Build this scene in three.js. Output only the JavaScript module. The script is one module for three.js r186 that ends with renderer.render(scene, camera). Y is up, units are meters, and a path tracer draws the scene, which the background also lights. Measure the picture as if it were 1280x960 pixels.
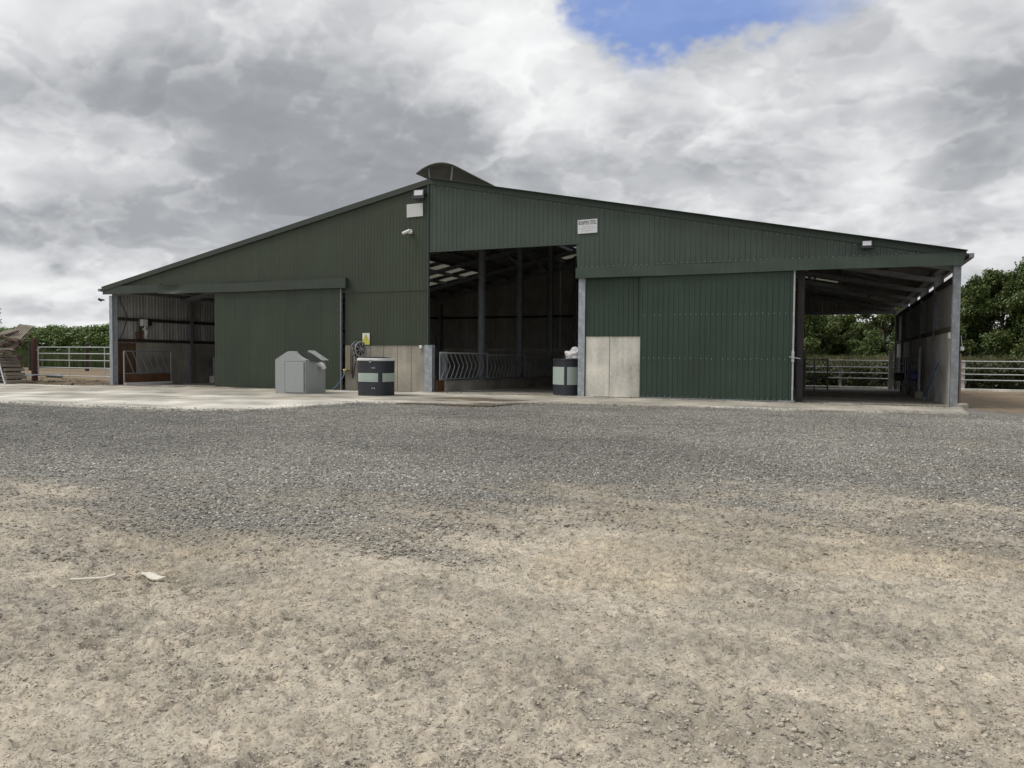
import * as THREE from 'three';
import { mergeGeometries, mergeVertices } from 'three/addons/utils/BufferGeometryUtils.js';
import { RoundedBoxGeometry } from 'three/addons/geometries/RoundedBoxGeometry.js';

// ------------------------------------------------------------------ camera
const scene = new THREE.Scene();
const camera = new THREE.PerspectiveCamera(54.08, 4 / 3, 0.1, 4000);
camera.position.set(11.193, 1.45, 26.337);
{
  const yaw = 0.4018, pit = 0.036;
  camera.lookAt(camera.position.x - Math.sin(yaw) * Math.cos(pit), camera.position.y - Math.sin(pit), camera.position.z - Math.cos(yaw) * Math.cos(pit));
  camera.rotateZ(0.0074);
}
const renderer = new THREE.WebGLRenderer({ antialias: true });
renderer.setSize(1024, 768);
renderer.toneMapping = THREE.LinearToneMapping;
renderer.toneMappingExposure = 1.45;
renderer.shadowMap.enabled = true;

// ------------------------------------------------------------------ noise
function rng(seed) { let s = seed >>> 0; return () => { s = (s + 0x6D2B79F5) | 0; let t = Math.imul(s ^ (s >>> 15), 1 | s); t = (t + Math.imul(t ^ (t >>> 7), 61 | t)) ^ t; return ((t ^ (t >>> 14)) >>> 0) / 4294967296; }; }
const PERM = new Float32Array(65536); { const r = rng(77); for (let i = 0; i < 65536; i++) PERM[i] = r(); }
const hsh = (x, y, z) => PERM[(Math.imul(x, 374761393) + Math.imul(y, 668265263) + Math.imul(z, 1274126177) >>> 13) & 65535];
function vn(x, y, z = 0) {
  const xi = Math.floor(x), yi = Math.floor(y), zi = Math.floor(z);
  let fx = x - xi, fy = y - yi, fz = z - zi;
  fx = fx * fx * (3 - 2 * fx); fy = fy * fy * (3 - 2 * fy); fz = fz * fz * (3 - 2 * fz);
  const l = (a, b, t) => a + (b - a) * t;
  const a = l(l(hsh(xi, yi, zi), hsh(xi + 1, yi, zi), fx), l(hsh(xi, yi + 1, zi), hsh(xi + 1, yi + 1, zi), fx), fy);
  if (fz === 0) return a;
  return l(a, l(l(hsh(xi, yi, zi + 1), hsh(xi + 1, yi, zi + 1), fx), l(hsh(xi, yi + 1, zi + 1), hsh(xi + 1, yi + 1, zi + 1), fx), fy), fz);
}
function fbm(x, y, z, o, g = 0.5) { let s = 0, a = 1, n = 0; for (let i = 0; i < o; i++) { s += a * vn(x, y, z ? z + i * 7.3 : 0); n += a; a *= g; x = x * 2.03 + 17.1; y = y * 2.03 + 5.7; if (z) z *= 2.03; } return s / n; }
// wrapping noise for tiles: period in lattice cells
function tn(x, y, p, sd) {
  const xi = Math.floor(x), yi = Math.floor(y); let fx = x - xi, fy = y - yi; fx = fx * fx * (3 - 2 * fx); fy = fy * fy * (3 - 2 * fy);
  const m = v => ((v % p) + p) % p, x0 = m(xi), x1 = m(xi + 1), y0 = m(yi), y1 = m(yi + 1);
  const a = hsh(x0, y0, sd), b = hsh(x1, y0, sd), c = hsh(x0, y1, sd), d = hsh(x1, y1, sd);
  return (a + (b - a) * fx) + ((c + (d - c) * fx) - (a + (b - a) * fx)) * fy;
}
const clamp = (v, a = 0, b = 1) => v < a ? a : v > b ? b : v;
const sst = (a, b, v) => { const t = clamp((v - a) / (b - a)); return t * t * (3 - 2 * t); };
const mix = (a, b, t) => a + (b - a) * t;
const R = THREE.MathUtils.degToRad;

// ------------------------------------------------------------------ sky
{
  const W = 4096, H = 2048, data = new Float32Array(W * H * 4);
  // cloud masses by azimuth (degrees right of the shed's left-front view line) and elevation
  const AZ0 = Math.atan2(-Math.cos(0.4018), -Math.sin(0.4018));
  const masses = [ // az, el, rx, ry, brightness
    [-19, 16.5, 15, 4.6, -0.34], [-9, 15.5, 9, 4.5, -0.2], [-27, 19, 7, 3, -0.06], [-12, 11.5, 16, 2.6, -0.1], [-31, 8.4, 8, 1.7, -0.24],
    [-34, 22, 7, 4.5, 0.34], [-32.5, 12, 3.5, 2.5, 0.18], [-28, 5.2, 9, 1.5, 0.34], [-24, 13, 4, 1.2, 0.1],
    [1.5, 22.6, 4.6, 4.2, 0.26], [15, 18.6, 8, 1.5, 0.2], [9, 20.5, 3.5, 1.5, 0.2], [3, 18, 5, 2, 0.08], [27, 18.5, 4, 2, 0.2], [25, 14, 2.5, 1.6, 0.16],
    [17, 14.8, 7, 1.8, -0.13], [33, 15.5, 6, 3.6, -0.2], [22, 11, 8, 2, 0.12], [27, 8.3, 9, 1.5, -0.1], [31, 5.6, 8, 1.6, 0.1], [31, 23, 6, 3, 0.05], [4, 14, 5, 2.5, -0.08]];
  const dens = (x, z, o) => { const w1 = fbm(x * 1.5 + 3.1, z * 1.5, 2.2, 3) - 0.5, w2 = fbm(x * 1.5 - 8.4, z * 1.5 + 4, 5.2, 3) - 0.5; x += w1 * 0.32; z += w2 * 0.32; return 0.45 * fbm(x * 1.7 + 11, z * 1.7 + 2, 0, 3) + 0.55 * fbm(x * 4.2 + 4, z * 4.2 + 9, 0, o, 0.52) + 0.1; };
  for (let j = 0; j < H; j++) {
    const el = ((j + 0.5) / H - 0.5) * Math.PI, y = Math.sin(el), ce = Math.cos(el), eld = el * 57.29578;
    for (let i = 0; i < W; i++) {
      const ph = ((i + 0.5) / W - 0.5) * 2 * Math.PI, x = Math.cos(ph) * ce, z = Math.sin(ph) * ce, k = (j * W + i) * 4;
      let r, g, b;
      let az = (ph - AZ0) * 57.29578; if (az > 180) az -= 360; if (az < -180) az += 360;
      const fine = Math.abs(az) < 42 && eld < 32;
      if (!fine && ((i & 3) || (j & 3)) && y > -0.02) { const s = ((j & ~3) * W + (i & ~3)) * 4; if (data[s + 3]) { data[k] = data[s]; data[k + 1] = data[s + 1]; data[k + 2] = data[s + 2]; data[k + 3] = 1; continue; } }
      if (y < -0.03) { r = 0.2; g = 0.19; b = 0.165; }
      else {
        const q = 1 / (Math.max(y, 0) + 0.36), px = x * q * 1.3, pz = z * q * 1.3;
        const d0 = dens(px, pz, fine ? 7 : 4), d1 = dens(px * 0.945 - 0.03, pz * 0.945, fine ? 5 : 3);
        const med = fbm(px * 6.5 + 4, pz * 6.5 + 9, 0, fine ? 6 : 4, 0.55) - 0.5, w2 = fbm(px * 1.6 - 8.4, pz * 1.6 + 4, 0, 3) - 0.5;
        const av = az + (d0 - 0.6) * 10 + med * 7, ev = eld + w2 * 5 + (d0 - 0.6) * 5 + med * 3.5;
        const o6 = fine ? 7 : 4, wx = px + w2 * 0.3, wz = pz - med * 0.08;
        const p1 = fbm(wx * 2.3 + 31, wz * 2.9 + 5, 0, o6, 0.5), p2 = fbm(wx * 4.9 + 13, wz * 6.1 + 47, 0, o6, 0.52), p3 = fbm(wx * 10.5 + 3, wz * 13 + 17, 0, o6 - 2, 0.54);
        const rim = (p, w, k) => sst(0.485, 0.485 + w, p) * Math.exp(-Math.max(0, p - 0.5) * k) - 0.3;
        let L = 0.57 + (0.6 - d0) * 0.38 + (d0 - d1) * 0.8 + med * 0.09 + 0.12 * rim(p1, 0.055, 8) + 0.09 * rim(p2, 0.07, 7) + 0.06 * rim(p3, 0.08, 7);
        for (const m of masses) { const dx = (av - m[0]) / m[2], dy = (ev - m[1]) / m[3], d = dx * dx + dy * dy; if (d < 6) L += m[4] * 0.68 * Math.exp(-d); }
        L = L < 0.32 ? 0.32 - (1 - Math.exp(-(0.32 - L) * 4)) * 0.1 : L; if (L > 0.7) L = 0.7 + (1 - Math.exp(-(L - 0.7) * 2.4)) * 0.32;
        const t = clamp((L - 0.2) / 0.5);
        r = L * mix(0.945, 0.985, t); g = L * mix(0.985, 0.995, t); b = L * mix(1.06, 1.0, t);
        // the one clear gap, and a few thin gaps elsewhere overhead
        const hx = (av - 16.5) / 14, hy = (ev - 29.4) / 7.6;
        let hole = sst(1.1, 0.9, Math.sqrt(hx * hx + hy * hy) - med * 0.3 - (p2 - 0.5) * 0.5);
        hole = Math.max(hole, sst(0.44, 0.38, d0) * sst(30, 40, eld) * 0.8);
        const wisp = sst(-0.02, 0.16, med * 0.7 + (p2 - 0.5) * 0.6) * 0.75 + 0.16 + 0.5 * sst(17, 25, az) * sst(40, 26, az);
        hole *= 1 - clamp(wisp);
        r = mix(r, 0.13, hole); g = mix(g, 0.235, hole); b = mix(b, 0.54, hole);
        r *= 0.85; g *= 0.85; b *= 0.85;
      }
      data[k] = r; data[k + 1] = g; data[k + 2] = b; data[k + 3] = 1;
    }
  }
  const t = new THREE.DataTexture(data, W, H, THREE.RGBAFormat, THREE.FloatType);
  t.mapping = THREE.EquirectangularReflectionMapping; t.magFilter = THREE.LinearFilter; t.minFilter = THREE.LinearFilter; t.needsUpdate = true;
  scene.background = t; scene.environment = t;
}
// ------------------------------------------------------------------ sun, veiled by cloud, high to the left
const sun = new THREE.DirectionalLight(new THREE.Color(1, 0.95, 0.87), 1.5);
sun.position.set(-38, 62, 18); sun.target.position.set(0, 0, 0);
sun.castShadow = true; sun.shadow.radius = 45; sun.shadow.mapSize.set(4096, 4096);
Object.assign(sun.shadow.camera, { left: -60, right: 60, top: 60, bottom: -60, near: 1, far: 220 });
scene.add(sun, sun.target);

// ------------------------------------------------------------------ helpers
const used = new Map();
function numbered(n) { const k = used.get(n) || 0; used.set(n, k + 1); return k ? `${n}_${String(k).padStart(3, '0')}` : n; }
function tag(o, label, category, group) { if (label) o.userData.label = label; if (category) o.userData.category = category; if (group) o.userData.group = group; return o; }
function thing(name, label, category, pos = [0, 0, 0], turn = 0, group) { const o = new THREE.Group(); o.name = numbered(name); o.position.set(...pos); o.rotation.y = turn; scene.add(o); return tag(o, label, category, group); }
function mesh(name, geo, mat, parent, pos, rot) { const m = new THREE.Mesh(geo, mat); m.name = parent === scene ? numbered(name) : name; if (pos) m.position.set(...pos); if (rot) m.rotation.set(...rot); m.castShadow = m.receiveShadow = true; parent.add(m); return m; }
function struct(name, geo, mat) { const m = mesh(name, geo, mat, scene); m.userData.kind = 'structure'; return m; }
// uv in metres from the dominant axis of each face
function boxUV(g0, du = 0, dv = 0) {
  const g = g0.index ? g0.toNonIndexed() : g0; const p = g.attributes.position, n = p.count, uv = new Float32Array(n * 2);
  const a = new THREE.Vector3(), b = new THREE.Vector3(), c = new THREE.Vector3();
  for (let i = 0; i < n; i += 3) {
    a.fromBufferAttribute(p, i); b.fromBufferAttribute(p, i + 1); c.fromBufferAttribute(p, i + 2);
    const nn = b.clone().sub(a).cross(c.clone().sub(a)); const ax = Math.abs(nn.x), ay = Math.abs(nn.y), az = Math.abs(nn.z);
    [a, b, c].forEach((v, k) => { const u = ax >= ay && ax >= az ? [v.z, v.y] : ay >= az ? [v.x, v.z] : [v.x, v.y]; uv[(i + k) * 2] = u[0] + du; uv[(i + k) * 2 + 1] = u[1] + dv; });
  }
  g.setAttribute('uv', new THREE.BufferAttribute(uv, 2)); return g;
}
const clean = g => { const h = g.index ? g.toNonIndexed() : g; for (const k of Object.keys(h.attributes)) if (!['position', 'normal', 'uv'].includes(k)) h.deleteAttribute(k); return h; };
const merge = gs => mergeGeometries(gs.map(clean));
function box(x0, x1, y0, y1, z0, z1) { const g = new THREE.BoxGeometry(Math.abs(x1 - x0), Math.abs(y1 - y0), Math.abs(z1 - z0)); g.translate((x0 + x1) / 2, (y0 + y1) / 2, (z0 + z1) / 2); return boxUV(g, x0 * 0.37, z0 * 0.53); }
function rbox(w, h, d, r, x = 0, y = 0, z = 0) { const g = new RoundedBoxGeometry(w, h, d, 2, r); g.translate(x, y, z); return boxUV(g); }
const UP = new THREE.Vector3(0, 1, 0);
function rod(a, b, r, r2 = r, seg = 10) {
  const A = new THREE.Vector3(...a), B = new THREE.Vector3(...b), d = B.clone().sub(A), L = d.length();
  const g = new THREE.CylinderGeometry(r2, r, L, seg); g.applyQuaternion(new THREE.Quaternion().setFromUnitVectors(UP, d.normalize())); g.translate((A.x + B.x) / 2, (A.y + B.y) / 2, (A.z + B.z) / 2); return clean(g);
}
function bar(a, b, w, h, roll = 0) { // square bar from a to b
  const A = new THREE.Vector3(...a), B = new THREE.Vector3(...b), d = B.clone().sub(A), L = d.length();
  const g = boxUV(new THREE.BoxGeometry(w, L, h)); g.rotateY(roll); g.applyQuaternion(new THREE.Quaternion().setFromUnitVectors(UP, d.normalize())); g.translate((A.x + B.x) / 2, (A.y + B.y) / 2, (A.z + B.z) / 2); return g;
}
function tube(pts, r, seg = 24, rs = 7) { return clean(new THREE.TubeGeometry(new THREE.CatmullRomCurve3(pts.map(p => new THREE.Vector3(...p))), seg, r, rs)); }
// rolled steel I section standing from y0 to y1, web along z (flanges face +-z) or along x
function ibeam(len, w, h, t = 0.014) { // along +y from 0, flanges at +-h/2 in z
  return merge([box(-w / 2, w / 2, 0, len, h / 2 - t, h / 2), box(-w / 2, w / 2, 0, len, -h / 2, -h / 2 + t), box(-t / 2, t / 2, 0, len, -h / 2 + t, h / 2 - t)]);
}
function place(g, x, y, z, ry = 0, rx = 0, rz = 0) { const h = g.clone(); if (rx) h.rotateX(rx); if (rz) h.rotateZ(rz); if (ry) h.rotateY(ry); h.translate(x, y, z); return h; }
function beam(a, b, w, h) { const A = new THREE.Vector3(...a), B = new THREE.Vector3(...b), d = B.clone().sub(A), g = ibeam(d.length(), w, h); g.applyQuaternion(new THREE.Quaternion().setFromUnitVectors(UP, d.normalize())); g.translate(A.x, A.y, A.z); return g; }

// profiled sheet: x from x0 to x1, bottom yb(x), top yt(x), facing +z
const BOXP = [[0, 0], [0.5, 0], [0.6, 1], [0.88, 1], [0.98, 0]];
function sheet(x0, x1, yb, yt, pitch, depth, kind) {
  const xs = [], zs = [];
  if (kind === 'box') { for (let k = Math.floor(x0 / pitch) - 1; k * pitch < x1 + pitch; k++) for (const [f, d] of BOXP) { xs.push((k + f) * pitch); zs.push(d * depth); } }
  else { const n = 8; for (let k = Math.floor(x0 / pitch * n) - 1; k * pitch / n < x1 + pitch; k++) { xs.push(k * pitch / n); zs.push((0.5 + 0.5 * Math.sin(k / n * 2 * Math.PI)) * depth); } }
  const X = [], Z = [];
  const at = x => { for (let i = 0; i < xs.length - 1; i++) if (xs[i] <= x && xs[i + 1] >= x) return mix(zs[i], zs[i + 1], (x - xs[i]) / (xs[i + 1] - xs[i] || 1)); return 0; };
  X.push(x0); Z.push(at(x0)); xs.forEach((x, i) => { if (x > x0 + 1e-4 && x < x1 - 1e-4) { X.push(x); Z.push(zs[i]); } }); X.push(x1); Z.push(at(x1));
  const pos = [], uv = [], idx = [], n = X.length; const B = typeof yb === 'function' ? yb : () => yb, T = typeof yt === 'function' ? yt : () => yt;
  for (let i = 0; i < n; i++) { const b = B(X[i]), t = Math.max(T(X[i]), b + 0.002); pos.push(X[i], b, Z[i], X[i], t, Z[i]); uv.push(X[i], b, X[i], t); }
  for (let i = 0; i < n - 1; i++) idx.push(2 * i, 2 * i + 2, 2 * i + 3, 2 * i, 2 * i + 3, 2 * i + 1);
  let g = new THREE.BufferGeometry(); g.setAttribute('position', new THREE.Float32BufferAttribute(pos, 3)); g.setAttribute('uv', new THREE.Float32BufferAttribute(uv, 2)); g.setIndex(idx);
  if (kind === 'box') g = g.toNonIndexed(); g.computeVertexNormals(); return g.index ? g.toNonIndexed() : g;
}
// ------------------------------------------------------------------ textures
function tex(n, fn, metres, srgb = true) { // fn(u,v in 0..n) -> [r,g,b] 0..1 (linear albedo multipliers) ; wraps
  const d = new Uint8Array(n * n * 4); const enc = v => Math.round(255 * clamp(srgb ? (v <= 0.0031308 ? v * 12.92 : 1.055 * Math.pow(v, 1 / 2.4) - 0.055) : v));
  for (let j = 0; j < n; j++) for (let i = 0; i < n; i++) { const c = fn(i / n, j / n), k = (j * n + i) * 4; d[k] = enc(c[0]); d[k + 1] = enc(c[1]); d[k + 2] = enc(c[2]); d[k + 3] = 255; }
  const t = new THREE.DataTexture(d, n, n); t.wrapS = t.wrapT = THREE.RepeatWrapping; t.magFilter = THREE.LinearFilter; t.minFilter = THREE.LinearMipmapLinearFilter; t.generateMipmaps = true; if (srgb) t.colorSpace = THREE.SRGBColorSpace; t.repeat.set(1 / metres, 1 / metres); t.needsUpdate = true; return t;
}
function tf(u, v, f, o, sd, g = 0.5) { let s = 0, a = 1, n = 0; for (let i = 0; i < o; i++) { s += a * tn(u * f, v * f, f, sd + i); n += a; a *= g; f *= 2; } return s / n; }
// anisotropic wrapping noise
function tns(u, v, fx, fy, sd) { const x = u * fx, y = v * fy, xi = Math.floor(x), yi = Math.floor(y); let a = x - xi, b = y - yi; a = a * a * (3 - 2 * a); b = b * b * (3 - 2 * b); const m = (q, p) => ((q % p) + p) % p; const h = (i, j) => hsh(m(i, fx), m(j, fy), sd); return mix(mix(h(xi, yi), h(xi + 1, yi), a), mix(h(xi, yi + 1), h(xi + 1, yi + 1), a), b); }
const texConcrete = tex(1024, (u, v) => { const a = tf(u, v, 4, 6, 3), s = tf(u, v, 64, 3, 30), st = tns(u, v, 40, 3, 9); let k = 0.72 + (a - 0.5) * 0.75 + (s - 0.5) * 0.2 + (st - 0.5) * 0.16; const hole = s > 0.78 ? 0.75 : 1; k *= hole; const w = clamp((a - 0.4) * 1.6); return [k, k * (0.985 - 0.02 * w), k * (0.95 - 0.06 * w)]; }, 4);
const texGalv = tex(512, (u, v) => { const a = tf(u, v, 10, 4, 13), s = tf(u, v, 48, 2, 14), st = tns(u, v, 60, 4, 15); const k = 0.75 + (a - 0.5) * 0.42 + (s - 0.5) * 0.28 + (st - 0.5) * 0.14; return [k, k, k * 1.01]; }, 1.2);
const texPaint = tex(1024, (u, v) => { const a = tf(u, v, 4, 5, 23), st = tns(u, v, 150, 3, 25) * 0.6 + tns(u, v, 60, 2, 26) * 0.4, s = tf(u, v, 96, 2, 27); let k = 0.78 + (a - 0.5) * 0.3 + (st - 0.5) * 0.22 + (s - 0.5) * 0.14; const sp = s > 0.9 && a > 0.55 ? 0.25 : 0; return [k + sp, k + sp, k + sp]; }, 3.4);
const texTin = tex(1024, (u, v) => { const st = tns(u, v, 120, 3, 35), a = tf(u, v, 5, 5, 36), run = tns(u, v, 34, 2, 37); const k = 0.78 + (st - 0.5) * 0.25 + (a - 0.5) * 0.4, rr = sst(0.62, 0.9, run * 0.7 + a * 0.35) * 0.55; return [k * (1 - rr * 0.45), k * (1 - rr * 0.62), k * (1 - rr * 0.78)]; }, 3);
const texRust = tex(512, (u, v) => { const a = tf(u, v, 6, 6, 43), st = tns(u, v, 40, 3, 44), f = clamp(a * 0.8 + st * 0.4 - 0.1); return [0.35 + f * 0.5, 0.28 + f * 0.42, 0.25 + f * 0.36]; }, 1.5);
const texWood = tex(512, (u, v) => { const g = tns(u, v, 70, 3, 53) * 0.6 + tns(u, v, 150, 5, 54) * 0.4, a = tf(u, v, 5, 4, 55); const k = 0.68 + (g - 0.5) * 0.5 + (a - 0.5) * 0.4; return [k, k * 0.99, k * 0.97]; }, 0.7);
const cst = (n, k) => clamp((n - 0.5) * k, -1, 1);
const texEarth = tex(2048, (u, v) => { const a = tf(u, v, 6, 4, 63), m = tf(u, v, 34, 3, 64), f = tf(u, v, 90, 3, 65), h = tf(u, v, 260, 2, 67), g = tn(u * 512, v * 512, 512, 66); let k = 0.74 + (a - 0.5) * 0.16 + cst(m, 3.4) * 0.085 + cst(f, 3.2) * 0.12 + cst(h, 2.6) * 0.1 + (g - 0.5) * 0.14; if (f > 0.7) k -= (f - 0.7) * 1.6; if (g > 0.93 && h > 0.5) k += 0.24; if (h < 0.22) k -= 0.2; const w = (m - 0.5) * 0.05; return [k, k * (0.985 - w), k * (0.965 - w * 2)]; }, 2.6);
const texEarthBump = tex(1024, (u, v) => { const k = tf(u, v, 20, 3, 73) * 0.4 + tf(u, v, 70, 3, 74) * 0.6; return [k, k, k]; }, 2.1, false);
const texSpeck = tex(512, (u, v) => { const k = 0.8 + (tf(u, v, 60, 3, 83) - 0.5) * 0.5; return [k, k, k]; }, 0.4);

// ------------------------------------------------------------------ materials (linear base colours)
const C = (r, g, b) => new THREE.Color().setRGB(r, g, b);
const M = (r, g, b, o = {}) => new THREE.MeshStandardMaterial({ color: C(r, g, b), roughness: 0.85, ...o });
const D = { side: THREE.DoubleSide };
const jitter = (r, g, b, o, n = 3, amt = 0.1, sd = 1) => { const q = rng(sd), a = []; for (let i = 0; i < n; i++) { const k = 1 + (q() - 0.5) * 2 * amt; a.push(M(r * k, g * k, b * k, o)); } return a; };
const greenOld = jitter(0.045, 0.061, 0.036, { map: texPaint, roughness: 0.6, ...D }, 4, 0.06, 5);
const greenNew = jitter(0.073, 0.1, 0.078, { map: texPaint, roughness: 0.42, ...D }, 4, 0.06, 6);
const greenDoorOld = jitter(0.04, 0.058, 0.035, { map: texPaint, roughness: 0.62, ...D }, 4, 0.05, 7);
const greenDoorNew = jitter(0.036, 0.066, 0.045, { map: texPaint, roughness: 0.5, ...D }, 4, 0.07, 8);
const greenTrim = M(0.058, 0.086, 0.067, { map: texPaint, roughness: 0.5 });
const greenTrimOld = M(0.05, 0.064, 0.05, { map: texPaint, roughness: 0.55 });
const galv = M(0.5, 0.54, 0.58, { map: texGalv, roughness: 0.5, metalness: 0.35 });
const galvDull = M(0.34, 0.36, 0.39, { map: texGalv, roughness: 0.6, metalness: 0.25 });
const galvPale = M(0.66, 0.68, 0.69, { map: texGalv, roughness: 0.55, metalness: 0.15 });
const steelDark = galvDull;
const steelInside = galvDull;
const railBrown = M(0.075, 0.06, 0.05, { map: texRust, roughness: 0.85 });
const concPale = jitter(0.88, 0.865, 0.81, { map: texConcrete }, 3, 0.06, 9);
const concWarm = jitter(0.43, 0.405, 0.355, { map: texConcrete }, 3, 0.09, 10);
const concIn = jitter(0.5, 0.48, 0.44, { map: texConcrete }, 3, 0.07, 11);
const concSide = jitter(0.86, 0.855, 0.82, { map: texConcrete }, 3, 0.07, 12);
const tin = jitter(0.6, 0.59, 0.57, { map: texTin, roughness: 0.7, ...D }, 4, 0.12, 13);
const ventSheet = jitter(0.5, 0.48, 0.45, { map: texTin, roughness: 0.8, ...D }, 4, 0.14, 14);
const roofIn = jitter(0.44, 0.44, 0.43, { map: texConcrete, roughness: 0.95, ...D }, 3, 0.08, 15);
const rooflight = new THREE.MeshPhysicalMaterial({ color: C(0.46, 0.46, 0.38), roughness: 0.9, transmission: 0.25, thickness: 0, side: THREE.DoubleSide });
const rust = M(0.22, 0.13, 0.075, { map: texRust, roughness: 0.95 });
const timber = M(0.17, 0.13, 0.09, { map: texWood, roughness: 0.9 });
const palletWood = jitter(0.36, 0.32, 0.27, { map: texWood, roughness: 0.95 }, 4, 0.25, 16);
const palletDark = jitter(0.17, 0.125, 0.1, { map: texWood, roughness: 0.95 }, 3, 0.25, 17);
const whiteP = M(0.74, 0.75, 0.75, { roughness: 0.5 });
const offWhite = M(0.85, 0.85, 0.84, { map: texSpeck, roughness: 0.7 });
const blackP = M(0.018, 0.02, 0.025, { roughness: 0.5 });
const blackBin = M(0.03, 0.034, 0.046, { map: texSpeck, roughness: 0.5 });
const paleGreen = M(0.47, 0.56, 0.5, { map: texSpeck, roughness: 0.6 });
const bluePl = M(0.03, 0.04, 0.16, { roughness: 0.45 });
const lampGlass = M(0.68, 0.68, 0.72, { roughness: 0.15 });

// ------------------------------------------------------------------ terrain
function gh(x, z) {
  let y = z < 0 ? 0.0138 * Math.max(z, -34) : 0;
  if (x < -3) y += 0.0055 * (Math.max(x, -24) + 3);
  if (x < -22) y += sst(-22, -30, x) * (sst(2, -12, z) * 0.55 + 0.1);
  return y;
}
const SLAB = [[-33, 12.2], [-20, 12.05], [-10, 11.95], [-4, 11.85], [-2.5, 11.6], [-2.15, 9.4], [-1.9, 7.3], [-0.6, 6.9], [0.3, 6.76], [1.3, 6.85], [2.2, 6.6], [2.45, 5.2], [3.3, 4.75], [4.56, 4.55], [10.8, 4.03], [14.54, 3.82], [14.9, -1], [14.95, -23], [-21.9, -23], [-21.9, 1.2], [-33, 2.6]];
function inPoly(x, z, P) { let c = false; for (let i = 0, j = P.length - 1; i < P.length; j = i++) { const [xi, zi] = P[i], [xj, zj] = P[j]; if ((zi > z) !== (zj > z) && x < (xj - xi) * (z - zi) / (zj - zi) + xi) c = !c; } return c; }
function polyDist(x, z, P) { let m = 1e9; for (let i = 0, j = P.length - 1; i < P.length; j = i++) { const ax = P[j][0], az = P[j][1], bx = P[i][0], bz = P[i][1], dx = bx - ax, dz = bz - az; const t = clamp(((x - ax) * dx + (z - az) * dz) / (dx * dx + dz * dz)); m = Math.min(m, Math.hypot(x - ax - t * dx, z - az - t * dz)); } return m; }
const ZB = [[-60, 24], [-10, 22.5], [2, 21.2], [4.5, 20.9], [6.6, 21.15], [8.4, 19.7], [10, 18.4], [12.8, 18.1], [16, 17], [40, 14]];
function zEdge(x) { for (let i = 0; i < ZB.length - 1; i++) if (x <= ZB[i + 1][0]) return mix(ZB[i][1], ZB[i + 1][1], clamp((x - ZB[i][0]) / (ZB[i + 1][0] - ZB[i][0]))); return 14; }
function dirtAmount(x, z) { const n = fbm(x * 0.55 + 3, z * 0.8 + 8, 0, 4) - 0.5, n2 = fbm(x * 2.6, z * 2.6 + 40, 0, 3) - 0.5; return sst(-1.9, 2.3, z - zEdge(x) + n * 3.4 + n2 * 1.5 + (fbm(x * 0.3 + z * 0.1 + 8, z * 2.6 - x * 0.25, 0, 3) - 0.5) * 3.4); }
// loose dark crumbs along trodden creases: thin, broken, running mostly across the yard
function scuff(x, z) {
  const u = x * 0.93 + z * 0.37, v = z * 0.93 - x * 0.37, w = (fbm(u * 3, v * 3, 0, 3) - 0.5) * 1.4;
  const a = Math.abs(fbm(u * 2.6 + w, v * 8 + 11, 0, 3) - 0.5), b = Math.abs(fbm(x * 4.2 + 7 + w, z * 6.5 + 2, 0, 3) - 0.5);
  const gate = sst(0.42, 0.62, fbm(x * 1.6 + 2, z * 2.1 + 61, 0, 3)), gr = 0.35 + 0.65 * fbm(x * 38, z * 38, 0, 2);
  return clamp((sst(0.05, 0.0, a) * 0.9 + sst(0.035, 0.0, b) * 0.75) * gate * gr * 1.5 + 0.22 * gate * (fbm(x * 30, z * 30 + 9, 0, 2) - 0.3));
}
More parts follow.
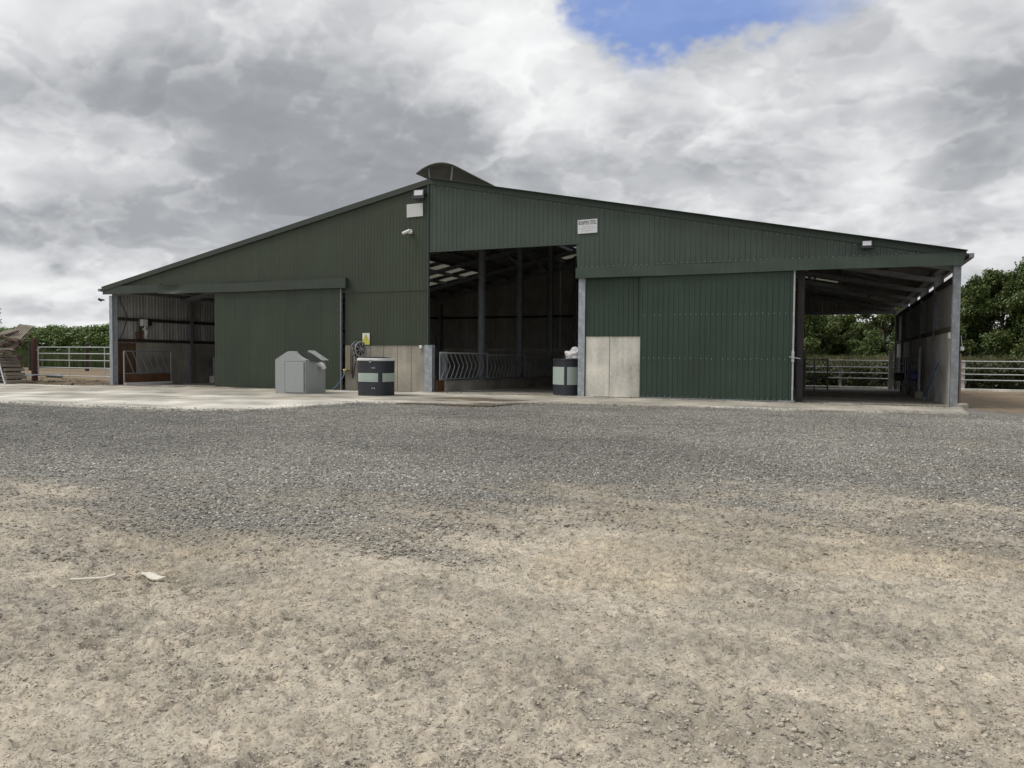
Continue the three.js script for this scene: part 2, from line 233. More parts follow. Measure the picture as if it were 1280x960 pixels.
// faint wheel tracks curving across the dirt: pressed flatter, with shallow lug marks
function tyre(x, z) { let t = 0; for (const [o, c, s] of [[21.0, 0.022, -0.07], [22.75, 0.022, -0.07], [20.2, -0.012, 0.13], [21.9, -0.012, 0.13]]) { const u = x - 9.2, d = Math.abs(z - (o + s * u + c * u * u)); t = Math.max(t, sst(0.26, 0.17, d + (fbm(x * 3, z * 3 + 4, 0, 2) - 0.5) * 0.12) * sst(0.3, 0.55, fbm(x * 0.5 + o, 3, 0, 2))); } return t; }
function groundCol(x, z, out) {
  const dA = dirtAmount(x, z), lo = fbm(x * 0.35 + 9, z * 0.5 + 2, 0, 4) - 0.5, me = fbm(x * 1.7 + 30, z * 2.6, 0, 4) - 0.5, fi = fbm(x * 9, z * 13 + 7, 0, 3) - 0.5, fj = fbm(x * 24 + 3, z * 24 + 7, 0, 2) - 0.5;
  let gk = 0.245 + lo * 0.16 + me * 0.09 - 0.08 * sst(4, -14, x); gk *= 1 + fj * 0.5; let gr = gk, gg = gk * 0.965, gb = gk * 0.89;
  const st = sst(0.62, 0.78, fbm(x * 0.9 + 70, z * 1.6 + 12, 0, 4)) * sst(9, 13, x) * 0.55; gr = mix(gr, 0.34, st); gg = mix(gg, 0.28, st); gb = mix(gb, 0.18, st);
  const sc = dA > 0.05 ? scuff(x, z) : 0; const dk = (0.565 + 0.05 * sst(22.4, 20.5, z + me * 3) + lo * 0.07 + me * 0.1 + fi * 0.13 + fj * 0.18 + tyre(x, z) * 0.035 + (fbm(x * 0.35 + z * 0.16, z * 3.4 - x * 0.5 + 5, 0, 4) - 0.5) * 0.2) * (1 - 0.3 * sc); let r = dk, g = dk * 0.905, b = dk * 0.745;
  const pit = sst(0.9, 0.3, Math.hypot((x - 11.4) / 1.3, (z - 23.5) / 0.8) + me) * 0.16; r *= 1 - pit; g *= 1 - pit; b *= 1 - pit;
  const damp = sst(0.5, 0.68, fbm(x * 0.8 + 55, z * 1.2 + 3, 0, 4)) * 0.2; r *= 1 - damp; g *= 1 - damp * 0.96; b *= 1 - damp * 0.9;
  const rd = sst(0.52, 0.7, fbm(x * 0.6 + 15, z * 0.7 + 33, 0, 3)) * 0.35; r *= 1 + rd * 0.08; b *= 1 - rd * 0.16;
  r = mix(gr, r, dA); g = mix(gg, g, dA); b = mix(gb, b, dA);
  // brown earth yard to the right of and behind the shed, and beyond the gate
  const er = Math.max(sst(14.6, 15.6, x + me * 1.5) * sst(3.2, 0.4, z + lo * 4 + me * 2), sst(-21.5, -23, x + me) * sst(3.4, 1.5, z + me * 2) * sst(-15, -11, z));
  const ek = 0.27 + lo * 0.16 + me * 0.12 + fi * 0.1; r = mix(r, ek, er); g = mix(g, ek * 0.76, er); b = mix(b, ek * 0.5, er);
  // grass
  const gs = Math.max(sst(-12, -15, z + me * 3) * sst(-22, -26, x), sst(-24.3, -25.2, z + me), sst(-45, -60, x), sst(60, 90, Math.hypot(x, z)));
  const tk = 0.075 + me * 0.04; r = mix(r, tk, gs); g = mix(g, tk * 1.35, gs); b = mix(b, tk * 0.45, gs);
  out[0] = r; out[1] = g; out[2] = b; return dA;
}
{
  const axis = (a, b, d, lo, hi, gr) => { const v = []; for (let x = a; x <= b + 1e-6; x += d) v.push(x); let s = d, x = b; while (x < hi) { s = Math.min(s * gr, 60); x += s; v.push(x); } s = d; x = a; while (x > lo) { s = Math.min(s * gr, 60); x -= s; v.unshift(x); } return v; };
  const xs = axis(4.6, 14.2, 0.0215, -620, 620, 1.045), zs = axis(17.2, 25.4, 0.0215, -620, 240, 1.045);
  const nx = xs.length, nz = zs.length, pos = new Float32Array(nx * nz * 3), col = new Float32Array(nx * nz * 3), uv = new Float32Array(nx * nz * 2), idx = new Uint32Array((nx - 1) * (nz - 1) * 6), c = [0, 0, 0];
  for (let j = 0; j < nz; j++) for (let i = 0; i < nx; i++) {
    const x = xs[i], z = zs[j], k = j * nx + i; let y = gh(x, z); const dA = groundCol(x, z, c);
    const near = x > -8 && x < 30 && z > 8 && z < 40;
    if (near) {
      const n1 = fbm(x * 1.1, z * 1.1 + 3, 0, 3) - 0.5;
      const rid = 1 - Math.abs(2 * fbm(x * 5 + w0(x, z), z * 9, 0, 4) - 1);            // trodden ridges and scuffs
      const cl = fbm(x * 17 + 5, z * 22, 0, 3), f = fbm(x * 34 + 5, z * 34, 0, 2) - 0.5;
      y += n1 * 0.05 + dA * ((rid - 0.75) * 0.026 + (cl - 0.5) * 0.042 + f * 0.022 - scuff(x, z) * 0.024) + (1 - dA) * ((cl - 0.5) * 0.024 + f * 0.016);
      y += dA * Math.max(0, cl - 0.66) * 0.09; const ty = tyre(x, z) * dA; y -= ty * ((cl - 0.5) * 0.026 + 0.012 - 0.004 * Math.sin(x * 34 + z * 18));
    } else y += (fbm(x * 0.6, z * 0.6, 0, 3) - 0.5) * 0.04;
    const b = x > -40 && x < 18 && z > -26 && z < 15;
    if (b) { const d = polyDist(x, z, SLAB), ins = inPoly(x, z, SLAB); if (ins) y = Math.min(y, gh(x, z)) - 0.12 * sst(0, 0.25, d) - 0.01; else y = mix(gh(x, z) - 0.005, y, sst(0, 0.8, d)); }
    pos.set([x, y, z], k * 3); col.set(c, k * 3); uv.set([x, -z], k * 2);
  }
  function w0(x, z) { return (vn(x * 2, z * 2) - 0.5) * 1.5; }
  let q = 0; for (let j = 0; j < nz - 1; j++) for (let i = 0; i < nx - 1; i++) { const a = j * nx + i, b = a + 1, d = a + nx, e = d + 1; idx[q++] = a; idx[q++] = d; idx[q++] = b; idx[q++] = b; idx[q++] = d; idx[q++] = e; }
  const g = new THREE.BufferGeometry(); g.setAttribute('position', new THREE.BufferAttribute(pos, 3)); g.setAttribute('color', new THREE.BufferAttribute(col, 3)); g.setAttribute('uv', new THREE.BufferAttribute(uv, 2)); g.setIndex(new THREE.BufferAttribute(idx, 1)); g.computeVertexNormals();
  struct('ground', g, new THREE.MeshStandardMaterial({ vertexColors: true, map: texEarth, bumpMap: texEarthBump, bumpScale: 0.03, roughness: 0.97 }));
}
// concrete apron and floor: one slab with broken edges
const slabY = (x, z) => gh(x, z) + 0.035;
{
  const st = 0.16, x0 = -33.2, x1 = 15.2, z0 = -23.1, z1 = 12.5, nx = Math.round((x1 - x0) / st), nz = Math.round((z1 - z0) / st), id = new Map(), pos = [], col = [], uv = [], idx = [];
  const P = SLAB; const edgeCuts = new Map();
  const V = (i, j) => {
    const k = i * 10000 + j; if (id.has(k)) return id.get(k);
    let x = x0 + i * st, z = z0 + j * st; if (!inPoly(x, z, P)) { // snap to the outline
      let best = 1e9, bx = x, bz = z; for (let a = 0, b = P.length - 1; a < P.length; b = a++) { const ax = P[b][0], az = P[b][1], dx = P[a][0] - ax, dz = P[a][1] - az, t = clamp(((x - ax) * dx + (z - az) * dz) / (dx * dx + dz * dz)), qx = ax + t * dx, qz = az + t * dz, d = Math.hypot(x - qx, z - qz); if (d < best) { best = d; bx = qx; bz = qz; } } x = bx; z = bz; }
    const lo = fbm(x * 0.3 + 4, z * 0.9, 0, 4) - 0.5, me = fbm(x * 1.1 + 14, z * 3, 0, 4) - 0.5, fi = fbm(x * 5, z * 9 + 7, 0, 3) - 0.5;
    let c = 0.8 + lo * 0.12 + me * 0.1 + fi * 0.1, r = c, g = c * 0.975, b = c * 0.905;
    const dirty = clamp(sst(0.42, 0.66, fbm(x * 0.35 + 31, z * 0.8 + 2, 0, 4) + 0.16 * sst(8, 5, z) - 0.12 * sst(7, 10, z)) * 0.6); r = mix(r, 0.34, dirty); g = mix(g, 0.305, dirty); b = mix(b, 0.25, dirty);
    const track = sst(0.6, 0.75, fbm(x * 0.12 + 3, z * 3.2 + 20, 0, 3)) * sst(-1.6, -3, x) * sst(6.5, 8, z) * 0.4; r *= 1 - track * 0.6; g *= 1 - track * 0.62; b *= 1 - track * 0.62;
    const mud = sst(0.41, 0.53, fbm(x * 0.7 + 9, z * 1.3 + 3, 0, 4)) * sst(-2, -0.6, x) * sst(4, 2.2, x) * sst(2.2, 3.4, z) + sst(0.55, 0.3, polyDist(x, z, P) + me * 0.8) * sst(-1.5, 0, x) * sst(3.2, 2, x) * sst(4, 5, z); const mm = clamp(mud); r = mix(r, 0.17, mm); g = mix(g, 0.135, mm); b = mix(b, 0.1, mm);
    const n = pos.length / 3; pos.push(x, slabY(x, z) + me * 0.012, z); col.push(r, g, b); uv.push(x, -z); id.set(k, n); return n;
  };
  const cells = new Set(); for (let i = 0; i < nx; i++) for (let j = 0; j < nz; j++) if (inPoly(x0 + (i + 0.5) * st, z0 + (j + 0.5) * st, P)) cells.add(i * 10000 + j);
  const skirt = (a, b) => { const n = pos.length / 3; for (const v of [a, b]) { const p = [pos[v * 3], pos[v * 3 + 1], pos[v * 3 + 2]]; pos.push(p[0], p[1], p[2], p[0], p[1] - 0.14, p[2]); for (let q = 0; q < 2; q++) { col.push(col[v * 3] * 1, col[v * 3 + 1], col[v * 3 + 2]); uv.push(p[0] + p[2], q * 0.14); } } idx.push(n, n + 1, n + 2, n + 2, n + 1, n + 3); };
  for (const k of cells) {
    const i = Math.floor(k / 10000), j = k % 10000, a = V(i, j), b = V(i + 1, j), c = V(i, j + 1), d = V(i + 1, j + 1); idx.push(a, c, b, b, c, d);
    if (!cells.has((i - 1) * 10000 + j)) skirt(a, c); if (!cells.has((i + 1) * 10000 + j)) skirt(d, b); if (!cells.has(i * 10000 + j + 1)) skirt(c, d); if (!cells.has(i * 10000 + j - 1)) skirt(b, a);
  }
  const g = new THREE.BufferGeometry(); g.setAttribute('position', new THREE.Float32BufferAttribute(pos, 3)); g.setAttribute('color', new THREE.Float32BufferAttribute(col, 3)); g.setAttribute('uv', new THREE.Float32BufferAttribute(uv, 2)); g.setIndex(idx); g.computeVertexNormals();
  struct('concrete_apron', g, new THREE.MeshStandardMaterial({ vertexColors: true, map: texConcrete, bumpMap: texEarthBump, bumpScale: 0.004, roughness: 0.9, side: THREE.DoubleSide }));
}
// loose stone: crushed grey stone on the yard, pebbles in the dirt
function pebbleGeo(sd) { const q = rng(sd), g = mergeVertices(new THREE.IcosahedronGeometry(1, 0).deleteAttribute('uv').deleteAttribute('normal')); const p = g.attributes.position; for (let i = 0; i < p.count; i++) { const k = 0.72 + q() * 0.5; p.setXYZ(i, p.getX(i) * k * 1.15, p.getY(i) * k * 0.62, p.getZ(i) * k * 0.9); } const h = g.toNonIndexed(); h.computeVertexNormals(); h.setAttribute('uv', new THREE.Float32BufferAttribute(new Float32Array(h.attributes.position.count * 2), 2)); return h; }
function scatter(name, label, n, sd, pick, matr) {
  const im = new THREE.InstancedMesh(pebbleGeo(sd), matr, n); im.name = name; im.userData.kind = 'stuff'; im.userData.label = label; im.castShadow = im.receiveShadow = true;
  const q = rng(sd + 1), m = new THREE.Matrix4(), e = new THREE.Euler(), Q = new THREE.Quaternion(), c = new THREE.Color(); let k = 0, guard = 0;
  while (k < n && guard++ < n * 20) { const s = pick(q, c); if (!s) continue; e.set((q() - 0.5) * 0.7, q() * 6.28, (q() - 0.5) * 0.7); m.compose(new THREE.Vector3(s[0], s[1], s[2]), Q.setFromEuler(e), new THREE.Vector3(s[3], s[3], s[3])); im.setMatrixAt(k, m); im.setColorAt(k, c); k++; }
  im.count = k; scene.add(im); return im;
}
const stoneM = new THREE.MeshStandardMaterial({ color: 0xffffff, roughness: 0.9 });
const nearY = (x, z) => { const dA = dirtAmount(x, z), n1 = fbm(x * 1.1, z * 1.1 + 3, 0, 3) - 0.5; const rid = 1 - Math.abs(2 * fbm(x * 5 + (vn(x * 2, z * 2) - 0.5) * 1.5, z * 9, 0, 4) - 1), cl = fbm(x * 17 + 5, z * 22, 0, 3); let y = gh(x, z); if (x > -8 && x < 30 && z > 8 && z < 40) y += n1 * 0.05 + dA * ((rid - 0.75) * 0.026 + (cl - 0.5) * 0.042) + dA * Math.max(0, cl - 0.66) * 0.09 + (1 - dA) * (cl - 0.5) * 0.024 - tyre(x, z) * dA * ((cl - 0.5) * 0.026 + 0.012 - 0.004 * Math.sin(x * 34 + z * 18)); else y += (fbm(x * 0.6, z * 0.6, 0, 3) - 0.5) * 0.04; return y; };
// visible wedge in front of the camera keeps the count down
const inView = (x, z) => { const dx = x - 11.193, dz = z - 26.337, f = -0.391 * dx - 0.92 * dz, r = 0.92 * dx - 0.391 * dz; return f > 1.8 && Math.abs(r) < f * 0.86 + 1.2; };
scatter('gravel', 'crushed grey stone spread over the yard in front of the shed', 420000, 101, (q, c) => {
  const d = 4.2 + 26 * Math.pow(q(), 1.15), a = (q() - 0.5) * 1.55, x = 11.193 + d * (-0.391 * Math.cos(a) + 0.92 * Math.sin(a)), z = 26.337 - d * (0.92 * Math.cos(a) + 0.391 * Math.sin(a));
  if (z < 3.4 || x < -34 || x > 30 || inPoly(x, z, SLAB)) return null; const dA = dirtAmount(x, z); if (q() < Math.pow(dA, 0.8) * 1.04) return null;
  const s = 0.0055 + 0.0115 * Math.pow(q(), 2.4); const t = q(), lo = fbm(x * 0.35 + 9, z * 0.5 + 2, 0, 4) - 0.5; let k = t < 0.22 ? 0.1 + q() * 0.06 : t < 0.86 ? 0.19 + q() * 0.14 : 0.34 + q() * 0.24; k *= 1.1 + lo * 0.7 - 0.22 * sst(4, -14, x); const du = dA * 0.8, cw = k * (0.95 + q() * 0.03), cb = k * (0.83 + q() * 0.09); c.setRGB(mix(k, k * 0.5 + 0.2, du), mix(cw, k * 0.5 + 0.165, du), mix(cb, k * 0.45 + 0.115, du)); return [x, nearY(x, z) + s * 0.25, z, s];
}, stoneM);
scatter('pebbles', 'small pale stones and clods lying in the tan dirt', 52000, 111, (q, c) => {
  const d = 2.3 + 8 * Math.pow(q(), 1.3), a = (q() - 0.5) * 1.5, x = 11.193 + d * (-0.391 * Math.cos(a) + 0.92 * Math.sin(a)), z = 26.337 - d * (0.92 * Math.cos(a) + 0.391 * Math.sin(a));
  const dA = dirtAmount(x, z); if (dA < 0.4) return null; const cl = fbm(x * 1.3 + 4, z * 1.3 + 90, 0, 3); if (q() > sst(0.36, 0.66, cl) + 0.12) return null;
  const s = 0.0016 + 0.0075 * Math.pow(q(), 5); const k = q() < 0.25 ? 0.24 + q() * 0.1 : 0.36 + q() * 0.22; c.setRGB(k, k * 0.9, k * 0.75); return [x, nearY(x, z) + s * 0.15, z, s];
}, stoneM);
scatter('grit', 'fine grit and crumbs of earth covering the tan dirt', 240000, 131, (q, c) => {
  const d = 2.2 + 7.5 * Math.pow(q(), 1.4), a = (q() - 0.5) * 1.5, x = 11.193 + d * (-0.391 * Math.cos(a) + 0.92 * Math.sin(a)), z = 26.337 - d * (0.92 * Math.cos(a) + 0.391 * Math.sin(a));
  if (dirtAmount(x, z) < 0.3) return null; const sc = scuff(x, z); if (q() > 0.45 + 0.55 * sc) return null;
  const s = 0.0013 + 0.0026 * Math.pow(q(), 2) + 0.0006 * Math.max(0, d - 3.5); const t = q(), k = t < 0.3 + 0.3 * sc ? 0.17 + q() * 0.13 : t < 0.85 ? 0.34 + q() * 0.14 : 0.5 + q() * 0.25; c.setRGB(k, k * 0.9, k * 0.745); return [x, nearY(x, z) - scuff(x, z) * 0.02 * dirtAmount(x, z) + s * 0.2, z, s];
}, stoneM);
scatter('stones', 'cluster of larger pale stones in the dirt at the lower right', 800, 121, (q, c) => {
  const x = 11.35 + (q() + q() - 1) * 1.15, z = 23.55 + (q() + q() - 1) * 0.75; const s = 0.006 + 0.015 * Math.pow(q(), 3), k = 0.28 + q() * 0.24; c.setRGB(k, k * 0.91, k * 0.77); return [x, nearY(x, z) + s * 0.2, z, s];
}, stoneM);
// crushed stone kicked up onto the edge of the apron, and muck swept against the wall bases
scatter('spilled_gravel', 'loose stones spilled onto the front edge of the concrete apron', 9000, 141, (q, c) => {
  const x = -30 + q() * 45, z = 3 + q() * 9.5; if (!inPoly(x, z, SLAB)) return null; const d = polyDist(x, z, SLAB); if (q() > Math.exp(-d * 4.5)) return null; const s = 0.008 + 0.016 * q() * q(), k = 0.13 + q() * 0.2; c.setRGB(k, k * 0.95, k * 0.86); return [x, slabY(x, z) + s * 0.4, z, s];
}, stoneM);
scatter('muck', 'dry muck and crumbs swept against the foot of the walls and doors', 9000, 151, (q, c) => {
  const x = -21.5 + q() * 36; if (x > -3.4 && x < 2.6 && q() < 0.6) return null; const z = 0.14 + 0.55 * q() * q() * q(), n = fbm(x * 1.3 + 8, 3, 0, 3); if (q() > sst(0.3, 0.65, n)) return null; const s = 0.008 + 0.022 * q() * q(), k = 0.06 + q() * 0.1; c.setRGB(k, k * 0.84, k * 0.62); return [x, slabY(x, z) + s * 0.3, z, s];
}, stoneM);

// ------------------------------------------------------------------ the cattle shed
const XL = -21.75, XR = 14.72, XC = -3.52, SL = 0.2023, RIDGE = 8.4, LEN = 22.5;
const roofY = x => RIDGE - SL * Math.abs(x - XC);
const cosS = 1 / Math.hypot(1, SL), sinS = SL * cosS;
const shed = thing('cattle_shed', 'large open-fronted steel cattle shed clad in green sheeting, with concrete lower walls', 'cattle shed', [0, 0, 0]);
const prnd = rng(4242), pickM = a => a[Math.floor(prnd() * a.length) % a.length];
{
  // concrete wall panels of the front
  const panel = (x0, x1, y1, mats) => { const y0 = gh((x0 + x1) / 2, 0) - 0.06; mesh('concrete_panel', rbox(x1 - x0 - 0.016, y1 - y0, 0.15, 0.008, (x0 + x1) / 2, (y0 + y1) / 2, -0.075 + (prnd() - 0.5) * 0.008), pickM(mats), shed); };
  [-7.62, -6.98, -6.36, -5.72, -5.06, -4.42, -3.79].reduce((a, b) => { panel(a, b, 1.9, concWarm); return b; });
  panel(2.91, 3.81, 2.23, concPale); panel(3.81, 4.94, 2.23, concPale); panel(4.94, 5.6, 2.23, concPale);
  // old green cladding, left half of the gable: two lifts of sheets
  const top = x => roofY(x) - 0.03;
  for (let i = 0; i < 19; i++) {
    const x0 = XL + i * 0.96, x1 = Math.min(x0 + 0.98, -3.56); if (x0 > -3.6) break;
    if (x1 < -7.6) mesh('cladding_sheet', sheet(x0, x1, 4.36, top, 0.152, 0.009, 'sin'), pickM(greenOld), shed, [0, 0, 0.035 + (i % 2) * 0.003]);
    else { mesh('cladding_sheet', sheet(Math.max(x0, -7.6), x1, 1.88, 4.16, 0.152, 0.009, 'sin'), pickM(greenOld), shed, [0, 0, 0.018 + (i % 2) * 0.003]); mesh('cladding_sheet', sheet(x0, x1, 4.07, top, 0.152, 0.009, 'sin'), pickM(greenOld), shed, [0, 0, 0.04 + (i % 2) * 0.003]); }
  }
  // newer box-profile cladding, right half
  for (let i = 0; i < 19; i++) {
    const x0 = -3.6 + i * 1.0, x1 = Math.min(x0 + 1.03, XR); if (x0 > XR - 0.05) break;
    const yb = x1 <= 2.72 ? 5.6 : 4.5;
    mesh('cladding_sheet', sheet(Math.min(x0, x0), x1, x => (x < 2.61 ? 5.6 : yb === 5.6 ? 4.5 : yb), top, 0.18, 0.017, 'box'), greenNew[i % 4], shed, [0, 0, 0.075 + (i % 2) * 0.003]);
  }
  [2.9, 3.92, 4.96].forEach((x0, i) => { if (i < 2) mesh('cladding_sheet', sheet(x0, x0 + 1.05, 2.21, 4.5, 0.18, 0.017, 'box'), greenDoorNew[i], shed, [0, 0, 0.012 + i * 0.003]); });
  mesh('door_head_trim', box(-3.58, 2.64, 5.56, 5.6, 0.0, 0.1), greenTrim, shed);
  mesh('corner_trim', box(-3.63, -3.575, 1.9, roofY(-3.6) - 0.06, 0.03, 0.128), greenTrim, shed);
  // verge flashings along both slopes
  for (const s of [-1, 1]) {
    const a = s < 0 ? XL - 0.1 : XR + 0.12, L = Math.abs(a - XC) / cosS; const g = merge([box(0, L, -0.2, 0.0, 0, 0.012), box(0, L, 0.001, 0.013, -0.25, 0.014)]);
    g.rotateZ(s < 0 ? Math.atan(SL) : Math.PI - Math.atan(SL)); if (s > 0) { g.rotateX(0); g.scale(1, 1, 1); }
    // mirrored side: rebuild with the flashing hanging below the roof line
    const h = merge([box(0, L, -0.17, 0.03, 0, 0.012), box(0, L, 0.031, 0.043, -0.25, 0.014)]); h.rotateZ(Math.atan(SL));
    if (s > 0) { h.rotateY(Math.PI); h.translate(0, 0, 0); }
    h.translate(a, roofY(a) + 0.0, s > 0 ? 0.135 : 0.13);
    mesh('verge_trim', h, s < 0 ? greenTrimOld : greenTrim, shed);
  }
  // track covers over the sliding doors
  const cover = (x0, x1, y0, y1, z0, z1, m, name = 'door_track') => mesh(name, merge([box(x0, x1, y0, y1, z1 - 0.012, z1), box(x0, x1, y1, y1 + 0.012, z0, z1 + 0.002), box(x0, x0 + 0.01, y0, y1, z0, z1 - 0.012), box(x1 - 0.01, x1, y0, y1, z0, z1 - 0.012)]), m, shed);
  cover(-21.8, -17.95, 4.36, 4.74, 0.02, 0.12, greenTrimOld); 
  // the left cover is bent outwards at its free end
  { const g = new THREE.BoxGeometry(10.52, 0.4, 0.014, 80, 6, 1), p = g.attributes.position; for (let i = 0; i < p.count; i++) { const x = p.getX(i) + 5.26, y = p.getY(i); const d = Math.exp(-Math.pow((x - 0.9) / 0.55, 2)); p.setZ(i, p.getZ(i) - d * 0.09 * Math.cos(y * 6) + Math.exp(-x / 0.5) * 0.08 + 0.012 * Math.sin(x * 1.3)); p.setY(i, y + 0.012 * Math.sin(x * 0.9) - d * 0.02 + (y < 0 ? Math.exp(-x) * 0.04 : 0)); } g.computeVertexNormals(); const c = mesh('door_track', boxUV(g), greenTrimOld, shed, [-12.68, 4.46, 0.25]); c.userData.label = 'dented green track cover bent at its left end'; }
  mesh('track_end', box(-7.44, -7.42, 4.26, 4.66, 0.02, 0.25), greenTrimOld, shed);
  mesh('track_shelf', box(-17.9, -7.44, 4.665, 4.68, 0.03, 0.25), greenTrimOld, shed);
  { const g = new THREE.BoxGeometry(12.15, 0.37, 0.014, 60, 4, 1), p = g.attributes.position; for (let i = 0; i < p.count; i++) { const x = p.getX(i); p.setZ(i, p.getZ(i) + 0.008 * Math.sin(x * 1.1) + 0.006 * Math.sin(x * 2.9 + p.getY(i) * 9)); p.setY(i, p.getY(i) + 0.008 * Math.sin(x * 0.8)); } g.computeVertexNormals(); mesh('door_track', boxUV(g), greenTrim, shed, [2.6 + 6.075, 4.49, 0.27]); }
  mesh('track_shelf', box(2.6, 14.74, 4.675, 4.69, 0.06, 0.274), greenTrim, shed); mesh('track_end', box(2.585, 2.6, 4.31, 4.69, 0.06, 0.274), greenTrim, shed); mesh('track_end', box(14.75, 14.765, 4.31, 4.69, 0.06, 0.274), greenTrim, shed);
  // galvanised posts of the front
  mesh('steel_post', place(ibeam(1.93, 0.34, 0.22, 0.018), -3.61, -0.03, -0.06), galv, shed);
  mesh('steel_post', place(ibeam(4.36, 0.25, 0.24, 0.02), 2.765, -0.03, -0.06), galv, shed);
  mesh('steel_post', place(ibeam(4.45, 0.2, 0.26, 0.018), 14.62, -0.05, -0.02, 0), galvDull, shed);
  mesh('steel_post', place(ibeam(4.5, 0.2, 0.3, 0.02), -21.35, -0.2, -0.1, 0), galv, shed);
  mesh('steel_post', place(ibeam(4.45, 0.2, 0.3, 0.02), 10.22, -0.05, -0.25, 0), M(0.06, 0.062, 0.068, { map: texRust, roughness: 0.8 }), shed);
  mesh('post_footing', rbox(0.3, 0.26, 0.24, 0.06, 14.86, 0.02, 0.02), concWarm[0], shed);
  mesh('corner_board', box(14.745, 14.8, 0.0, 1.65, -0.12, 0.06), M(0.3, 0.22, 0.17, { map: texWood }), shed);
  // sliding doors
  const door = (x0, x1, y0, y1, z, mats, pitch, dep, kind, edge, n) => {
    const fr = [box(x0, x1, y0, y0 + 0.09, z - 0.06, z - 0.004), box(x0, x1, y1 - 0.1, y1, z - 0.06, z - 0.004), box(x0 + 0.001, x0 + 0.08, y0 + 0.09, y1 - 0.1, z - 0.06, z - 0.004), box(x1 - 0.08, x1 - 0.001, y0 + 0.09, y1 - 0.1, z - 0.06, z - 0.004), box(x0 + 0.08, x1 - 0.08, 1.4, 1.48, z - 0.06, z - 0.004), box(x0 + 0.08, x1 - 0.08, 2.9, 2.98, z - 0.06, z - 0.004)];
    const d = mesh('sliding_door', merge(fr), steelInside, shed); const w = (x1 - x0) / n;
    for (let i = 0; i < n; i++) mesh('door_sheet', sheet(x0 + i * w, Math.min(x0 + (i + 1) * w + 0.03, x1), y0 - 0.01, y1, pitch, dep, kind), mats[i % mats.length], d, [0, 0, z + (i % 2) * 0.003]);
    mesh('edge_strip', merge([box(x1 + 0.001, x1 + 0.013, y0, y1, z - 0.06, z + 0.045), box(x1 - 0.035, x1, y0, y1, z + dep + 0.006, z + dep + 0.018)]), edge, d);
    return d;
  };
  const gl = gh(-11, 0);
  door(-14.62, -7.72, gl + 0.06, 4.3, 0.13, greenDoorOld, 0.152, 0.009, 'sin', galvDull, 7);
  const d2 = door(4.96, 10.03, 0.07, 4.36, 0.16, greenDoorNew, 0.18, 0.017, 'box', galvPale, 5);
  { const sc = []; const q = rng(9); for (const y of [1.44, 2.94]) for (let k = 0; k < 27; k++) if (q() < 0.85) sc.push(place(new THREE.CylinderGeometry(0.012, 0.012, 0.012, 6), 4.96 + 0.133 + k * 0.18 * (k < 28 ? 1 : 1), y + (q() - 0.5) * 0.03, 0.201, 0, Math.PI / 2)); for (let k = 0; k < 25; k++) sc.push(place(new THREE.CylinderGeometry(0.01, 0.01, 0.012, 6), 5.06 + k * 0.2, 0.12, 0.201, 0, Math.PI / 2)); mesh('screw_heads', merge(sc), galvPale, d2).userData.kind = 'stuff'; mesh('bottom_rail', box(4.98, 10.02, 0.045, 0.075, 0.1, 0.22), galvDull, d2); mesh('door_guide', rbox(0.5, 0.06, 0.12, 0.015, 9.85, 0.06, 0.3), galvDull, d2); mesh('latch', merge([box(9.98, 10.06, 1.35, 1.7, 0.2, 0.24), rod([9.9, 1.52, 0.25], [10.25, 1.46, 0.22], 0.012)]), galvPale, d2); }
  { const sc = [], q = rng(19); for (let k = 0; k < 60; k++) { sc.push(place(new THREE.CylinderGeometry(0.012, 0.012, 0.014, 6), 2.75 + k * 0.2, 4.73, 0.117, 0, Math.PI / 2)); } for (let k = 0; k < 54; k++) { const x = -3.4 + k * 0.33; sc.push(place(new THREE.CylinderGeometry(0.01, 0.01, 0.014, 6), x, roofY(x) - 0.24, 0.117, 0, Math.PI / 2)); } mesh('screw_heads', merge(sc), galvPale, shed).userData.kind = 'stuff'; }

  // portal frames
  const frames = [-0.3, -4.5, -9, -13.5, -18, -22.3];
  frames.forEach((z, i) => {
    for (const s of [-1, 1]) {
      const e = s < 0 ? XL + 0.3 : XR - 0.15; mesh('rafter', beam([e, roofY(e) - 0.46, z], [XC, RIDGE - 0.46, z], 0.16, 0.36), steelInside, shed);
      if (i) mesh('steel_column', place(ibeam(roofY(e) - 0.1, 0.2, 0.3, 0.016), s < 0 ? e + 0.02 : e + 0.08, gh(e, z) - 0.1, s < 0 && i === 1 ? z - 0.45 : z, Math.PI / 2), s < 0 ? steelDark : galvDull, shed);
    }
    if (i) mesh('steel_column', place(ibeam(roofY(-3.2) - 0.3, 0.2, 0.24, 0.014), -3.42, gh(-3.2, z) - 0.1, z, Math.PI / 2), steelInside, shed);
    if (i) mesh('steel_column', place(ibeam(roofY(9.3) - 0.3, 0.2, 0.3, 0.014), 9.3, gh(9.3, z) - 0.1, z, 0), steelDark, shed);
  });
  mesh('steel_column', place(ibeam(1.65, 0.18, 0.2, 0.014), -3.42, 0, -0.95, Math.PI / 2), steelInside, shed);
  // purlins
  for (const s of [-1, 1]) for (let k = 0; k < 13; k++) { const x = XC + s * (0.5 + k * 1.46); if (x < XL || x > XR) continue; const g = box(-0.03, 0.03, -0.2, 0, -22.5, -0.02); g.rotateZ(-s * Math.atan(SL)); g.translate(x, roofY(x) - 0.075, 0); mesh('purlin', g, galvDull, shed); }
  // roof sheets and rooflights
  const roof = mesh('roof', merge([box(XC - 0.5, XC - 0.44, RIDGE - 0.11, RIDGE - 0.06, -22.5, 0), box(XC + 0.44, XC + 0.5, RIDGE - 0.11, RIDGE - 0.06, -22.5, 0)]), steelDark, shed);
  const lights = { '-1': { 12: 1, 14: 1, 16: 1, 18: 1, 19: 0 }, '1': { 13: 1, 15: 1 } };
